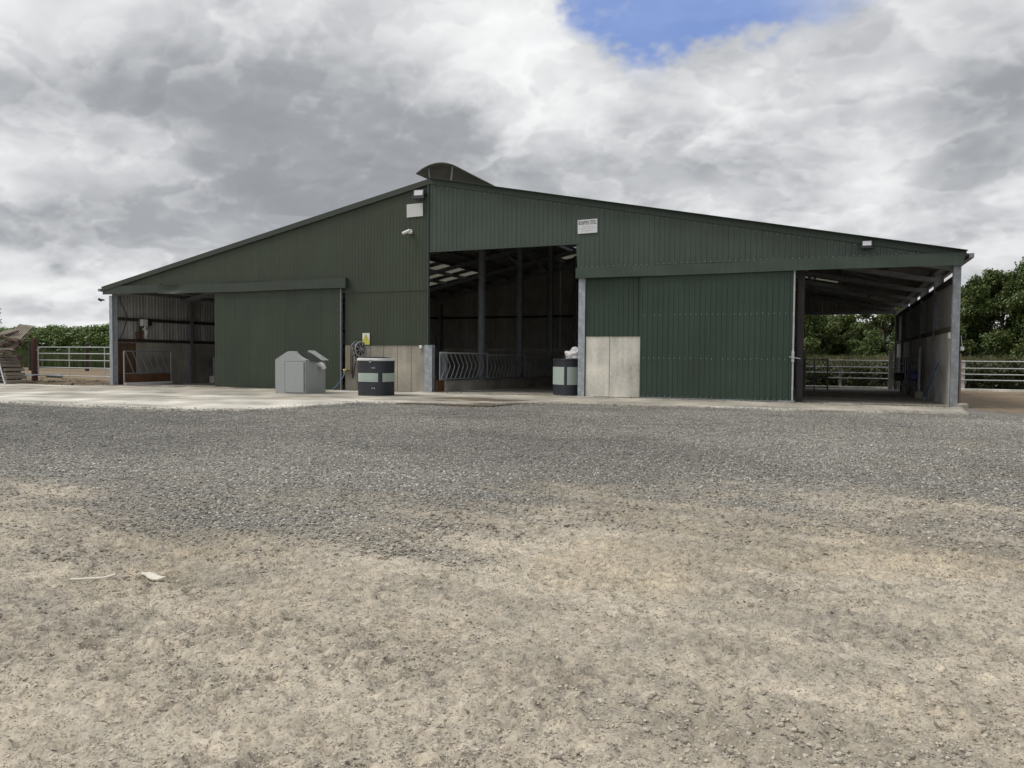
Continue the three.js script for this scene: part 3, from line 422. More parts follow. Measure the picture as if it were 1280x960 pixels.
  for (const s of [-1, 1]) for (let k = 0; k < 23; k++) {
    const z0 = 0.1 - k * 0.987, z1 = z0 - 1.08, e = s < 0 ? XL - 0.18 : XR + 0.2, full = Math.abs(e - XC) / cosS - 0.28;
    const segs = lights[s][k] ? (s < 0 ? [[0, 7.6, 0], [7.6, 12.2, 1], [12.2, full, 0]] : [[0, 3.6, 0], [3.6, 5.6, 1], [5.6, full, 0]]) : (s < 0 && k === 21 ? [[0, full - 1.6, 0], [full - 1.6, full, 1]] : [[0, full, 0]]);
    for (const [a, b, lt] of segs) {
      const g = sheet(0, 1.08, a - (a ? 0.06 : 0), b, 0.141, 0.045, 'sin'); const m = new THREE.Matrix4();
      if (s < 0) m.makeBasis(new THREE.Vector3(0, 0, 1), new THREE.Vector3(cosS, sinS, 0), new THREE.Vector3(-sinS, cosS, 0)).setPosition(e, roofY(e) - 0.05 + (k % 2) * 0.006 + (a ? 0.008 : 0), z1);
      else m.makeBasis(new THREE.Vector3(0, 0, -1), new THREE.Vector3(-cosS, sinS, 0), new THREE.Vector3(sinS, cosS, 0)).setPosition(e, roofY(e) - 0.05 + (k % 2) * 0.006 + (a ? 0.008 : 0), z0);
      g.applyMatrix4(m); mesh(lt ? 'rooflight' : 'roof_sheet', g, lt ? rooflight : pickM(roofIn), roof);
    }
  }
  // raised curved cap over the open ridge
  { const z0 = -0.55, z1 = -22.4, half = 1.03, yt = 9.2, sag = 0.34, n = 20, pos = [], idx = [], uv = []; for (const dy of [0, 0.03]) for (const z of [z0, z1]) for (let i = 0; i <= n; i++) { const u = i / n * 2 - 1; pos.push(XC + u * half, yt - sag * u * u + dy, z); uv.push(u * half, z); }
    const q = (a, b, c, d) => idx.push(a, b, c, b, d, c), N = n + 1; for (let i = 0; i < n; i++) { q(i, i + 1, N + i, N + i + 1); q(2 * N + i + 1, 2 * N + i, 3 * N + i + 1, 3 * N + i); q(i + 1, i, 2 * N + i + 1, 2 * N + i); q(N + i, N + i + 1, 3 * N + i, 3 * N + i + 1); } q(0, N, 2 * N, 3 * N); q(N + n, n, 3 * N + n, 2 * N + n);
    const g = new THREE.BufferGeometry(); g.setAttribute('position', new THREE.Float32BufferAttribute(pos, 3)); g.setAttribute('uv', new THREE.Float32BufferAttribute(uv, 2)); g.setIndex(idx); const h = g.toNonIndexed(); h.computeVertexNormals();
    const cap = mesh('ridge_cap', h, M(0.2, 0.205, 0.185, { map: texConcrete, side: THREE.DoubleSide }), shed);
    for (let z = -0.75; z > -22; z -= 2.2) for (const s of [-1, 1]) mesh('cap_bracket', bar([XC + s * 0.45, RIDGE - 0.12, z], [XC + s * 0.55, yt - 0.09, z], 0.05, 0.03), galvDull, cap); }
  // gutters
  for (const [x, w] of [[XL - 0.3, 0.16], [XR + 0.26, 0.13]]) mesh('gutter', merge([box(x - w / 2, x + w / 2, roofY(x) - 0.13, roofY(x) - 0.11, -22.5, 0.12), box(x - w / 2, x - w / 2 + 0.012, roofY(x) - 0.11, roofY(x) - 0.0, -22.5, 0.12), box(x + w / 2 - 0.012, x + w / 2, roofY(x) - 0.11, roofY(x) - 0.0, -22.5, 0.12), box(x - w / 2 + 0.012, x + w / 2 - 0.012, roofY(x) - 0.11, roofY(x), 0.106, 0.12)]), galvDull, shed);

  // left side wall seen from inside: sheets above, concrete and rusty boards below, rails
  const side = (x, face, z0, z1, y0, y1, mats, kind, pitch, dep) => { for (let a = z0; a > z1 + 0.05; a -= 0.95) { const b = Math.max(a - 0.98, z1); const g = sheet(0, a - b, y0, y1, pitch, dep, kind); g.rotateY(face > 0 ? Math.PI / 2 : -Math.PI / 2); g.translate(x, 0, face > 0 ? a : b); mesh('wall_sheet', g, pickM(mats), shed, [((Math.round(a * 7) & 1) ? 0.003 : 0), 0, 0]); } };
  side(-21.56, 1, -0.25, -22.4, 2.0, 4.62, tin, 'box', 0.2, 0.034);
  for (const y of [2.13, 3.2]) mesh('sheeting_rail', box(-21.5, -21.38, y - 0.075, y + 0.075, -22.3, -0.3), railBrown, shed);
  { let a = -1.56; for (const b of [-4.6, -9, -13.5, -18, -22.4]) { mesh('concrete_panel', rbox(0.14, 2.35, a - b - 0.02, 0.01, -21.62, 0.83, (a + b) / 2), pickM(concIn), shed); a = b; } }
  for (let k = 0; k < 6; k++) mesh('rusty_board', box(-21.6, -21.55 + (k % 2) * 0.006, -0.2, 2.02, -0.36 - k * 0.2 - 0.193, -0.36 - k * 0.2), k % 2 ? rust : timber, shed);
  // back wall, closed behind the left and middle bays
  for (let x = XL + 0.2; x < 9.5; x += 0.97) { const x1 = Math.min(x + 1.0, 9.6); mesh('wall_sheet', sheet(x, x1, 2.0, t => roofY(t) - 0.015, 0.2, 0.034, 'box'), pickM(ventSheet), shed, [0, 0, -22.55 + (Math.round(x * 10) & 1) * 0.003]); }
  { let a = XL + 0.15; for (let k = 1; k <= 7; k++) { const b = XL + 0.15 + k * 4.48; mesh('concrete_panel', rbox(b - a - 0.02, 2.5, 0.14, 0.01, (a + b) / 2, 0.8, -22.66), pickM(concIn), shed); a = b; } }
  mesh('sheeting_rail', box(XL + 0.2, 9.5, 4.18, 4.32, -22.5, -22.38), railBrown, shed);
  for (const x of [-15.2, -9, 2.8]) mesh('steel_column', place(ibeam(roofY(x) - 0.3, 0.2, 0.3, 0.014), x, -0.5, -22.3), steelDark, shed);
  // sheeted lintel over the far opening of the right wing
  for (let x = 9.6; x < 14.4; x += 0.97) mesh('wall_sheet', sheet(x, Math.min(x + 1.0, 14.6), 4.22, t => roofY(t) - 0.015, 0.2, 0.034, 'box'), ventSheet[0], shed, [0, 0, -22.55 + (Math.round(x * 10) & 1) * 0.003]);
  mesh('lintel_beam', box(9.4, 14.6, 4.1, 4.26, -22.5, -22.3), steelDark, shed);
  // unseen partition between middle and right wing, added to keep the middle dark
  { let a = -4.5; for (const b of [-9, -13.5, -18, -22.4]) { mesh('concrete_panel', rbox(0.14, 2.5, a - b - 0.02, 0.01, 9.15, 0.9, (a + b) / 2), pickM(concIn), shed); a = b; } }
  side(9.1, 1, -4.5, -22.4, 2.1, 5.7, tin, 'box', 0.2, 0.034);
  // right side wall
  { let a = -0.12; for (const b of [-4.5, -9, -13.5, -18, -22.4]) { mesh('concrete_panel', rbox(0.14, 2.55, a - b - 0.05, 0.01, 14.68, 1.075, (a + b) / 2), pickM(concSide), shed); if (b > -20) mesh('joint_post', box(14.595, 14.608, 0, 2.33, b - 0.035, b + 0.035), steelDark, shed); a = b; } }
  side(14.72, -1, -0.15, -22.4, 2.4, 4.02, ventSheet, 'sin', 0.152, 0.019);
  mesh('sheeting_rail', box(14.55, 14.66, 2.36, 2.5, -22.3, -0.14), timber, shed);
  mesh('sheeting_rail', box(14.55, 14.66, 3.9, 4.03, -22.3, -0.14), railBrown, shed);
  mesh('eaves_beam', box(14.5, 14.62, 4.48, 4.6, -22.4, -0.3), galvDull, shed);
  // wind braces under the roof
  for (const [a, b] of [[[-3.6, -0.4], [-9.5, -4.4]], [[-9.5, -0.4], [-3.6, -4.4]], [[12.9, -4.7], [9.7, -8.9]], [[9.9, -4.7], [13.2, -8.9]]]) mesh('roof_brace', rod([a[0], roofY(a[0]) - 0.32, a[1]], [b[0], roofY(b[0]) - 0.32, b[1]], 0.035), galvDull, shed);
  for (const z of [-4.5, -9]) mesh('knee_brace', bar([9.4, 4.3, z], [10.7, roofY(10.7) - 0.4, z], 0.07, 0.07), galvDull, shed);
  for (const z of [-4.5, -9, -13.5]) mesh('knee_brace', bar([-3.3, 5.9, z], [-5.2, roofY(-5.2) - 0.45, z], 0.07, 0.07), steelInside, shed);
}
// ------------------------------------------------------------------ feed barriers along the passage
{
  const wall = (z0, z1) => { const w = thing('feed_wall', z0 > -1 ? 'low concrete feed wall section nearest the entrance of the middle passage' : `low concrete feed wall section ${['', 'second', 'third', 'fourth', 'fifth'][Math.round(-z0 / 4.5)]} from the entrance of the passage`, 'feed wall', [-3.3, gh(-3.3, (z0 + z1) / 2), (z0 + z1) / 2]); mesh('concrete_block', rbox(0.16, 0.98, z0 - z1 - 0.03, 0.012, 0, 0.0, 0), pickM(concIn), w); };
  wall(-0.72, -4.5); wall(-4.5, -9); wall(-9, -13.5); wall(-13.5, -18); wall(-18, -22.3);
  const bd = thing('kick_board', 'rusty brown steel board at the near end of the low feed wall', 'board', [-3.32, 0, -0.4]); mesh('plate', box(-0.012, 0.012, -0.02, 0.5, -0.34, 0.34), rust, bd); mesh('stiffener', box(0.013, 0.04, 0.2, 0.26, -0.34, 0.34), rust, bd);
  ['first', 'second', 'third', 'fourth', 'fifth'].forEach((w, i) => {
    const z0 = -0.02 - i * 4.5, z1 = z0 - 4.44, b = thing('feed_barrier', `${w} galvanised feed barrier of bent bars from the entrance of the middle passage`, 'feed barrier', [-3.12, gh(-3.2, z0 - 2.2), z0], 0, 'feed barriers along the passage');
    const y0 = 0.56, y1 = 1.62, L = z0 - z1; mesh('rail', rod([0, y1, 0], [0, y1, -L], 0.03), galvPale, b); mesh('rail', rod([0, y0, 0], [0, y0, -L], 0.03), galvDull, b);
    for (const z of [0, -L]) mesh('end_post', rod([0, y0, z], [0, y1, z], 0.028), galvDull, b);
    for (let k = 0; k < 11; k++) { const z = -0.05 - k * 0.4; if (-z + 0.42 > L) break; mesh('bar', merge([rod([0, y1, z], [0, 1.16, z - 0.385], 0.02, 0.02, 7), tube([[0, 1.165, z - 0.381], [0, 1.12, z - 0.41], [0, 1.06, z - 0.412], [0, 1.015, z - 0.388]], 0.02, 8, 7), rod([0, 1.02, z - 0.391], [0, y0, z - 0.04], 0.02, 0.02, 7)]), galv, b); }
  });
}
// ------------------------------------------------------------------ things in front of the shed
{ // small grey metal hut
  const h = thing('metal_hut', 'small pale grey metal hut with low pitched roof and closed door, by the left door', 'hut', [-7.56, gh(-7.6, 2.7) + 0.036, 2.95]);
  const w = 1.38, d = 1.2, e = 1.25, pk = 1.58, grey = M(0.42, 0.45, 0.45, { map: texSpeck, roughness: 0.6 }), greyD = M(0.4, 0.43, 0.43, { map: texSpeck, roughness: 0.65 });
  const s = new THREE.Shape(); s.moveTo(-w / 2, 0); s.lineTo(w / 2, 0); s.lineTo(w / 2, e); s.quadraticCurveTo(0.42, e + 0.06, 0.16, pk - 0.04); s.quadraticCurveTo(0, pk + 0.01, -0.16, pk - 0.04); s.lineTo(-w / 2, e); s.closePath();
  const g = new THREE.ExtrudeGeometry(s, { depth: d, bevelEnabled: true, bevelSize: 0.012, bevelThickness: 0.012, bevelSegments: 2, curveSegments: 8 }); g.translate(0, 0.012, -d / 2); mesh('body', boxUV(g), grey, h);
  const dr = mesh('door', rbox(0.86, 1.14, 0.03, 0.01, 0.22, 0.62, d / 2 + 0.03), grey, h); for (const y of [0.25, 0.85]) mesh('hinge', rod([0.665, y, d / 2 + 0.045], [0.665, y + 0.12, d / 2 + 0.045], 0.014), steelDark, dr);
  mesh('door_frame', merge([box(-0.25, -0.215, 0.03, 1.2, d / 2 + 0.013, d / 2 + 0.022), box(0.655, 0.68, 0.03, 1.2, d / 2 + 0.013, d / 2 + 0.024), box(-0.215, 0.655, 1.192, 1.215, d / 2 + 0.013, d / 2 + 0.03)]), M(0.2, 0.21, 0.2, { roughness: 0.8 }), h);
  mesh('corner_post', merge([box(w / 2 + 0.013, w / 2 + 0.03, 0, e - 0.02, d / 2 - 0.06, d / 2 + 0.005), box(w / 2 + 0.013, w / 2 + 0.022, 0.02, e - 0.05, -d / 2 + 0.01, -d / 2 + 0.06)]), greyD, h);
  const a = Math.atan2(pk - 0.04 - e, w / 2 - 0.16); const rl = (x0, x1, z0, z1, t, lift, m, n) => { const c = box(x0, x1, lift, lift + t, z0, z1); c.rotateZ(-a); c.translate(0.16, pk - 0.03, 0); return mesh(n, c, m, h); };
  rl(-0.02, 0.72, -0.2, d / 2 - 0.22, 0.018, 0.02, M(0.03, 0.032, 0.033, { roughness: 0.7 }), 'felt_strip'); rl(-0.02, 0.74, -d / 2 - 0.02, -0.23, 0.03, 0.05, M(0.46, 0.5, 0.47, { map: texGalv, roughness: 0.7 }), 'roof_sheet');
  mesh('vent_pipe', tube([[w / 2 - 0.15, 1.12, -0.12], [w / 2 + 0.06, 1.11, -0.16], [w / 2 + 0.2, 1.03, -0.2], [w / 2 + 0.25, 0.92, -0.22]], 0.1, 20, 14), M(0.55, 0.57, 0.57, { roughness: 0.45 }), h);
  mesh('base', box(-w / 2 + 0.02, w / 2 - 0.02, -0.05, 0.011, -d / 2 + 0.02, d / 2 - 0.02), steelDark, h);
}
function roundSquare(w, n = 3.6, seg = 64) { const p = []; for (let i = 0; i < seg; i++) { const t = i / seg * 2 * Math.PI, c = Math.cos(t), s = Math.sin(t); p.push([Math.sign(c) * Math.pow(Math.abs(c), 2 / n) * w / 2, Math.sign(s) * Math.pow(Math.abs(s), 2 / n) * w / 2]); } return p; }
function loft(rings) { // rings of [points, y]
  const pos = [], idx = [], n = rings[0][0].length; for (const [P, y] of rings) for (const [x, z] of P) pos.push(x, y, z); for (let r = 0; r < rings.length - 1; r++) for (let i = 0; i < n; i++) { const a = r * n + i, b = r * n + (i + 1) % n, c = a + n, d = b + n; idx.push(a, c, b, b, c, d); }
  const g = new THREE.BufferGeometry(); g.setAttribute('position', new THREE.Float32BufferAttribute(pos, 3)); g.setIndex(idx); g.computeVertexNormals(); return boxUV(g);
}
function bin(pos, turn, label, o) {
  const b = thing('bin', label, 'bin', pos, turn, null), w = o.w, h = o.h;
  const R0 = k => roundSquare(w * k); mesh('body', loft([[R0(0.2), 0.002], [R0(0.97), 0.0], [R0(0.99), 0.02], [R0(0.985), h * 0.5], [R0(0.995), h - 0.12], [R0(1.01), h - 0.1], [R0(1.01), h - 0.03], [R0(0.97), h - 0.02], [R0(0.2), h - 0.04]]), blackBin, b);
  // pale panels follow the faces and stop short of the corners
  for (const [t0, t1] of o.bands) { const seg = 14, A = [], ring = (k, y) => { const q = []; for (let i = 0; i <= seg; i++) { const t = R(t0 + (t1 - t0) * i / seg), c = Math.cos(t), s = Math.sin(t), n = 3.6; q.push([Math.sign(c) * Math.pow(Math.abs(c), 2 / n) * w * k / 2, Math.sign(s) * Math.pow(Math.abs(s), 2 / n) * w * k / 2]); } return q; };
    const pos = [], idx = [], rows = [[0.985, o.b0], [1.004, o.b0], [1.004, o.b1], [0.985, o.b1]]; for (const [k, y] of rows) for (const [x, z] of ring(k, y)) pos.push(x, y, z); const N = seg + 1; for (let r = 0; r < 3; r++) for (let i = 0; i < seg; i++) { const a = r * N + i; idx.push(a, a + N, a + 1, a + 1, a + N, a + N + 1); }
    const g = new THREE.BufferGeometry(); g.setAttribute('position', new THREE.Float32BufferAttribute(pos, 3)); g.setIndex(idx); g.computeVertexNormals(); mesh('pale_panel', boxUV(g), paleGreen, b); }
  if (o.rim) { mesh('rim', loft([[R0(1.0), h - 0.09], [R0(1.035), h - 0.075], [R0(1.05), h - 0.04], [R0(1.035), h - 0.005], [R0(1.0), h + 0.005], [R0(0.95), h], [R0(0.94), h - 0.02]]), offWhite, b); const cv = new THREE.SphereGeometry(w * 0.47, 24, 10, 0, 6.3, 0, 1.57); cv.scale(1, 0.13, 1); cv.translate(0.02, h - 0.01, -0.03); mesh('cover', boxUV(cv), blackP, b); mesh('badge', place(new THREE.CylinderGeometry(0.055, 0.055, 0.02, 16), 0.13, h - 0.1, w / 2 + 0.02, 0, Math.PI / 2), galvDull, b); }
  else mesh('rim', loft([[R0(1.0), h - 0.07], [R0(1.03), h - 0.06], [R0(1.03), h - 0.01], [R0(0.98), h], [R0(0.95), h - 0.02]]), blackP, b);
  return b;
}
{ const b = bin([-3.94, gh(-4.2, 3) + 0.035, 3.25], 0, 'black bin with a white rim and narrow pale green band, standing before the concrete wall', { w: 1.14, h: 1.33, b0: 0.5, b1: 0.81, rim: true, bands: [[57, 128], [-30, 33]] }); for (const y of [0.98, 0.26]) mesh('label_mark', merge([box(0.17, 0.25, y, y + 0.035, 0.568, 0.576), box(0.27, 0.31, y - 0.01, y + 0.045, 0.568, 0.576)]), M(0.3, 0.32, 0.34), b); }
bin([2.1, 0.03, -0.62], R(-40), 'black bin with tall pale green panels, inside the tall opening beside the grey post', { w: 1.1, h: 1.37, b0: 0.4, b1: 1.06, rim: false, bands: [[54, 126], [-36, 36]] });
{ // crumpled plastic bag lying on the second bin
  const g = mergeVertices(new THREE.IcosahedronGeometry(0.3, 5).deleteAttribute('uv').deleteAttribute('normal')), p = g.attributes.position; for (let i = 0; i < p.count; i++) { const x = p.getX(i), y = p.getY(i), z = p.getZ(i); const k = 0.62 + 0.7 * fbm(x * 6 + 3, y * 6 + 8, z * 6 + 2.2, 2) + 0.9 * Math.abs(fbm(x * 7 + 1, y * 7 + 4, z * 7 + 3.5, 3) - 0.5); p.setXYZ(i, x * k * 1.25, Math.max(y * k * 0.85, -0.14) + 0.18 * sst(0.1, 0.4, x), z * k); } g.computeVertexNormals(); boxUV(g);
  tag(mesh('plastic_bag', boxUV(g), new THREE.MeshPhysicalMaterial({ color: C(0.62, 0.6, 0.62), roughness: 0.35, sheen: 0.3 }), scene, [2.36, 1.53, -0.62]), 'crumpled translucent white plastic bag lying on the bin by the grey post', 'plastic bag');
  tag(mesh('wire_scrap', tube([[1.75, 1.42, -0.55], [1.9, 1.47, -0.45], [2.0, 1.45, -0.4], [2.08, 1.52, -0.5], [1.92, 1.46, -0.6]], 0.012, 40, 6), blackP, scene), 'thin dark scrap of cord lying on the bin beside the plastic bag', 'cord');
}
{ // hose reel and pipework on the concrete wall
  const h = thing('hose_reel', 'grey hose reel mounted at the top of the concrete wall beside the yellow sign', 'hose reel', [-6.95, 1.72, 0.2], R(78));
  const grey = M(0.16, 0.17, 0.18, { roughness: 0.55 }), mid = M(0.27, 0.275, 0.28, { roughness: 0.5 });
  for (const z of [0.06, 0.3]) { const rg = new THREE.TorusGeometry(0.3, 0.032, 10, 36); rg.translate(0, 0, z); mesh('side_ring', clean(rg), z > 0.1 ? mid : grey, h); const sp = []; for (let k = 0; k < 4; k++) { const a = k * Math.PI / 4 + 0.3; sp.push(bar([Math.cos(a) * 0.29, Math.sin(a) * 0.29, z], [-Math.cos(a) * 0.29, -Math.sin(a) * 0.29, z + 0.001 * k], 0.04, 0.014 + 0.002 * k)); } mesh('spokes', merge(sp), mid, h); }
  const dr = new THREE.CylinderGeometry(0.15, 0.15, 0.22, 24); dr.rotateX(Math.PI / 2); dr.translate(0, 0, 0.18); mesh('drum', clean(dr), blackP, h);
  const co = []; for (let k = 0; k < 5; k++) { const t = new THREE.TorusGeometry(0.2 + (k % 2) * 0.03, 0.022, 8, 30); t.translate(0, 0, 0.1 + k * 0.04); co.push(clean(t)); } mesh('coiled_hose', merge(co), blackP, h);
  mesh('hub', place(new THREE.CylinderGeometry(0.06, 0.06, 0.4, 16), 0, 0, 0.2, 0, Math.PI / 2), mid, h); mesh('bracket', merge([box(-0.05, 0.05, -0.45, 0.3, -0.03, 0.0), box(-0.05, 0.05, -0.05, 0.03, 0.0, 0.06)]), galvDull, h);
  tag(mesh('hose', tube([[-7.1, 1.45, 0.2], [-7.14, 1.1, 0.12], [-7.2, 0.75, 0.1], [-7.17, 0.5, 0.09], [-7.12, 0.75, 0.1], [-6.98, 1.2, 0.16]], 0.024, 50), blackP, scene), 'black hose hanging in a loop below the hose reel', 'hose');
  tag(mesh('hose', tube([[-6.86, 1.45, 0.22], [-6.84, 1.0, 0.12], [-6.86, 0.6, 0.09], [-6.85, 0.35, 0.08]], 0.022, 30), blackP, scene), 'straight black hose end hanging left of the white-rimmed bin', 'hose');
  const t = thing('water_tap', 'brass tap on a pale pipe at the left edge of the concrete wall', 'tap', [-7.45, 0, 0.02]); mesh('pipe', box(-0.12, 0.13, 0.85, 1.88, 0.001, 0.04), M(0.4, 0.37, 0.27, { map: texWood }), t); mesh('tap_body', merge([rod([0, 0.86, 0.1], [-0.14, 0.84, 0.12], 0.05), rod([-0.05, 0.86, 0.05], [-0.05, 0.86, 0.16], 0.045), rod([-0.1, 0.86, 0.14], [-0.1, 0.68, 0.14], 0.03)]), M(0.5, 0.42, 0.2, { roughness: 0.4, metalness: 0.4 }), t); mesh('rusty_chain', tube([[0.18, 0.95, 0.05], [0.26, 0.8, 0.06], [0.25, 0.7, 0.07], [0.2, 0.8, 0.08]], 0.03, 24), rust, t);
  tag(mesh('water_pipe', tube([[-7.5, 0.7, 0.18], [-7.56, 0.5, 0.3], [-7.75, 0.2, 0.4], [-7.9, 0.02, 0.45], [-7.5, 0.0, 0.42], [-7.3, 0.02, 0.35]], 0.022, 40), M(0.1, 0.15, 0.28, { roughness: 0.5 }), scene), 'blue water pipe sloping from the tap to the ground', 'pipe');
  tag(mesh('prop_rod', rod([-8.85, 0.0, 2.1], [-8.45, 0.72, 1.95], 0.02), galvPale, scene), 'thin pale rod leaning on the left side of the metal hut', 'rod');
  tag(mesh('hose', tube([[-9.0, 0.02, 2.2], [-9.25, 0.03, 1.9], [-9.3, 0.03, 1.5], [-9.0, 0.03, 1.3]], 0.03, 30), blackP, scene), 'short black hose lying on the ground left of the metal hut', 'hose');
}
// ------------------------------------------------------------------ signs and fittings on the gable
function canvasTex(w, h, draw) { const c = document.createElement('canvas'); c.width = w; c.height = h; const x = c.getContext('2d'); draw(x, w, h); const t = new THREE.CanvasTexture(c); t.colorSpace = THREE.SRGBColorSpace; return t; }
function signBoard(name, label, cx, cy, z, w, h, t, rz = 0, parts = true) {
  const s = thing(name, label, 'sign', [cx, cy, z]); s.rotation.z = rz; mesh('backing', box(-w / 2, w / 2, -h / 2, h / 2, 0, 0.012), M(0.6, 0.6, 0.6), s);
  const f = new THREE.PlaneGeometry(w - 0.01, h - 0.01); f.translate(0, 0, 0.015); mesh('face', f, new THREE.MeshStandardMaterial({ map: t, roughness: 0.5 }), s); return s;
}
const scrawl = (x, q, x0, x1, y, s) => { let a = x0; while (a < x1) { const w = s * (0.5 + q() * 1.8); x.fillRect(a, y, Math.min(w, x1 - a), s * 0.8); a += w + s * (0.4 + q()); } };
signBoard('company_sign', 'white sign with black lettering above the right edge of the tall opening', 2.97, 6.18, 0.118, 0.74, 0.5, canvasTex(444, 300, (x, w, h) => { x.fillStyle = '#dcdde0'; x.fillRect(0, 0, w, h); x.fillStyle = '#262428'; x.textAlign = 'center'; x.font = 'bold 120px sans-serif'; x.save(); x.translate(w / 2, 112); x.scale(0.56, 1); x.fillText('BOWPER STEEL', 0, 0, 740); x.restore(); const q = rng(3); x.fillStyle = '#77757a'; scrawl(x, q, 100, 350, 145, 12); scrawl(x, q, 30, 410, 190, 14); scrawl(x, q, 90, 350, 240, 15); }), R(1));
signBoard('notice_board', 'blank weathered white notice board under the ridge floodlight', -4.23, 7.26, 0.066, 0.74, 0.52, canvasTex(256, 180, (x, w, h) => { x.fillStyle = '#cfd0cf'; x.fillRect(0, 0, w, h); const q = rng(8); x.globalAlpha = 0.2; x.fillStyle = '#777'; for (let r = 0; r < 7; r++) scrawl(x, q, 20 + 40 * q(), 230, 24 + r * 21, 6); }), R(1.2));
signBoard('warning_sign', 'yellow and white warning sign with a triangle, above the concrete wall', -6.54, 2.15, 0.045, 0.35, 0.48, canvasTex(210, 288, (x, w, h) => { x.fillStyle = '#e4e4dc'; x.fillRect(0, 0, w, h); x.fillStyle = '#d2cf58'; x.fillRect(0, 168, w, h); x.fillStyle = '#cfc74a'; x.strokeStyle = '#8f8f3a'; x.lineWidth = 12; x.beginPath(); x.moveTo(w / 2, 30); x.lineTo(178, 168); x.lineTo(32, 168); x.closePath(); x.fill(); x.stroke(); x.fillStyle = '#8b8a3c'; x.fillRect(97, 78, 16, 48); x.fillRect(97, 136, 16, 14); const q = rng(5); x.fillStyle = '#a5a440'; for (let r = 0; r < 3; r++) scrawl(x, q, 30, 180, 192 + r * 28, 13); }));
function floodlight(label, pos, w, h, tilt, turn = 0) { const f = thing('floodlight', label, 'floodlight', pos, turn); const body = rbox(w, h, 0.1, 0.02); body.rotateX(tilt); body.translate(0, 0, 0.16); mesh('housing', body, blackP, f); const gl = box(-w * 0.36, w * 0.36, -h * 0.14, h * 0.4, 0.051, 0.056); gl.rotateX(tilt); gl.translate(0, 0, 0.16); mesh('glass', gl, lampGlass, f); mesh('bracket', merge([box(-w / 2 - 0.02, -w / 2 - 0.005, -0.03, 0.03, 0, 0.18), box(w / 2 + 0.005, w / 2 + 0.02, -0.03, 0.03, 0, 0.18), box(-w / 2 - 0.02, w / 2 + 0.02, -0.03, 0.03, -0.012, 0)]), blackP, f); return f; }
floodlight('black floodlight with a pale glass mounted high beside the ridge', [-3.97, 7.83, 0.075], 0.5, 0.38, R(-12), R(6));
floodlight('small black floodlight on the right slope above the open right wing', [12.12, 5.03, 0.12], 0.34, 0.26, R(-8));
floodlight('small black floodlight hanging out below the left eaves', [-21.8, 4.1, 0.06], 0.26, 0.16, R(55), R(-50));
{ const c = thing('security_camera', 'small white security camera pointing left, below the notice board', 'camera', [-4.42, 6.4, 0.07]); mesh('mount', place(new THREE.CylinderGeometry(0.085, 0.095, 0.06, 20), 0, 0.02, 0.03, 0, Math.PI / 2), whiteP, c); mesh('arm', rod([0, 0.02, 0.05], [-0.04, 0, 0.18], 0.025), whiteP, c); mesh('body', merge([rod([0.08, 0.04, 0.2], [-0.2, -0.07, 0.26], 0.06, 0.06, 18), rod([-0.2, -0.07, 0.26], [-0.215, -0.076, 0.263], 0.052, 0.05, 18)]), whiteP, c); mesh('lens', rod([-0.216, -0.077, 0.263], [-0.223, -0.08, 0.265], 0.045, 0.045, 16), blackP, c); }
{ const c = thing('wall_lamp', 'small white lamp at the right end of the left concrete wall', 'lamp', [-3.95, 1.82, 0.0]); mesh('housing', rbox(0.12, 0.13, 0.1, 0.03, 0, 0, 0.05), whiteP, c); mesh('cable', tube([[0, -0.06, 0.03], [-0.03, -0.18, 0.02], [-0.01, -0.3, 0.02]], 0.009, 12), M(0.4, 0.4, 0.38), c); }
{ const c = thing('junction_box', 'small white box on the outer side of the right corner post', 'box', [14.75, 1.8, -0.06]); mesh('housing', rbox(0.1, 0.12, 0.1, 0.015, 0.07, 0, 0), whiteP, c); mesh('conduit', rod([0.07, 0.06, 0], [0.03, 0.4, 0], 0.012), galvPale, c); }
{ const c = thing('socket_box', 'small white box at the top of the concrete wall inside the right wing', 'box', [14.6, 2.22, -0.75]); mesh('housing', rbox(0.08, 0.2, 0.26, 0.02, -0.04, 0, 0), whiteP, c); mesh('cable', tube([[-0.03, -0.1, 0], [-0.02, -0.3, 0.03], [-0.02, -0.5, 0]], 0.01, 12), M(0.35, 0.33, 0.3), c); }
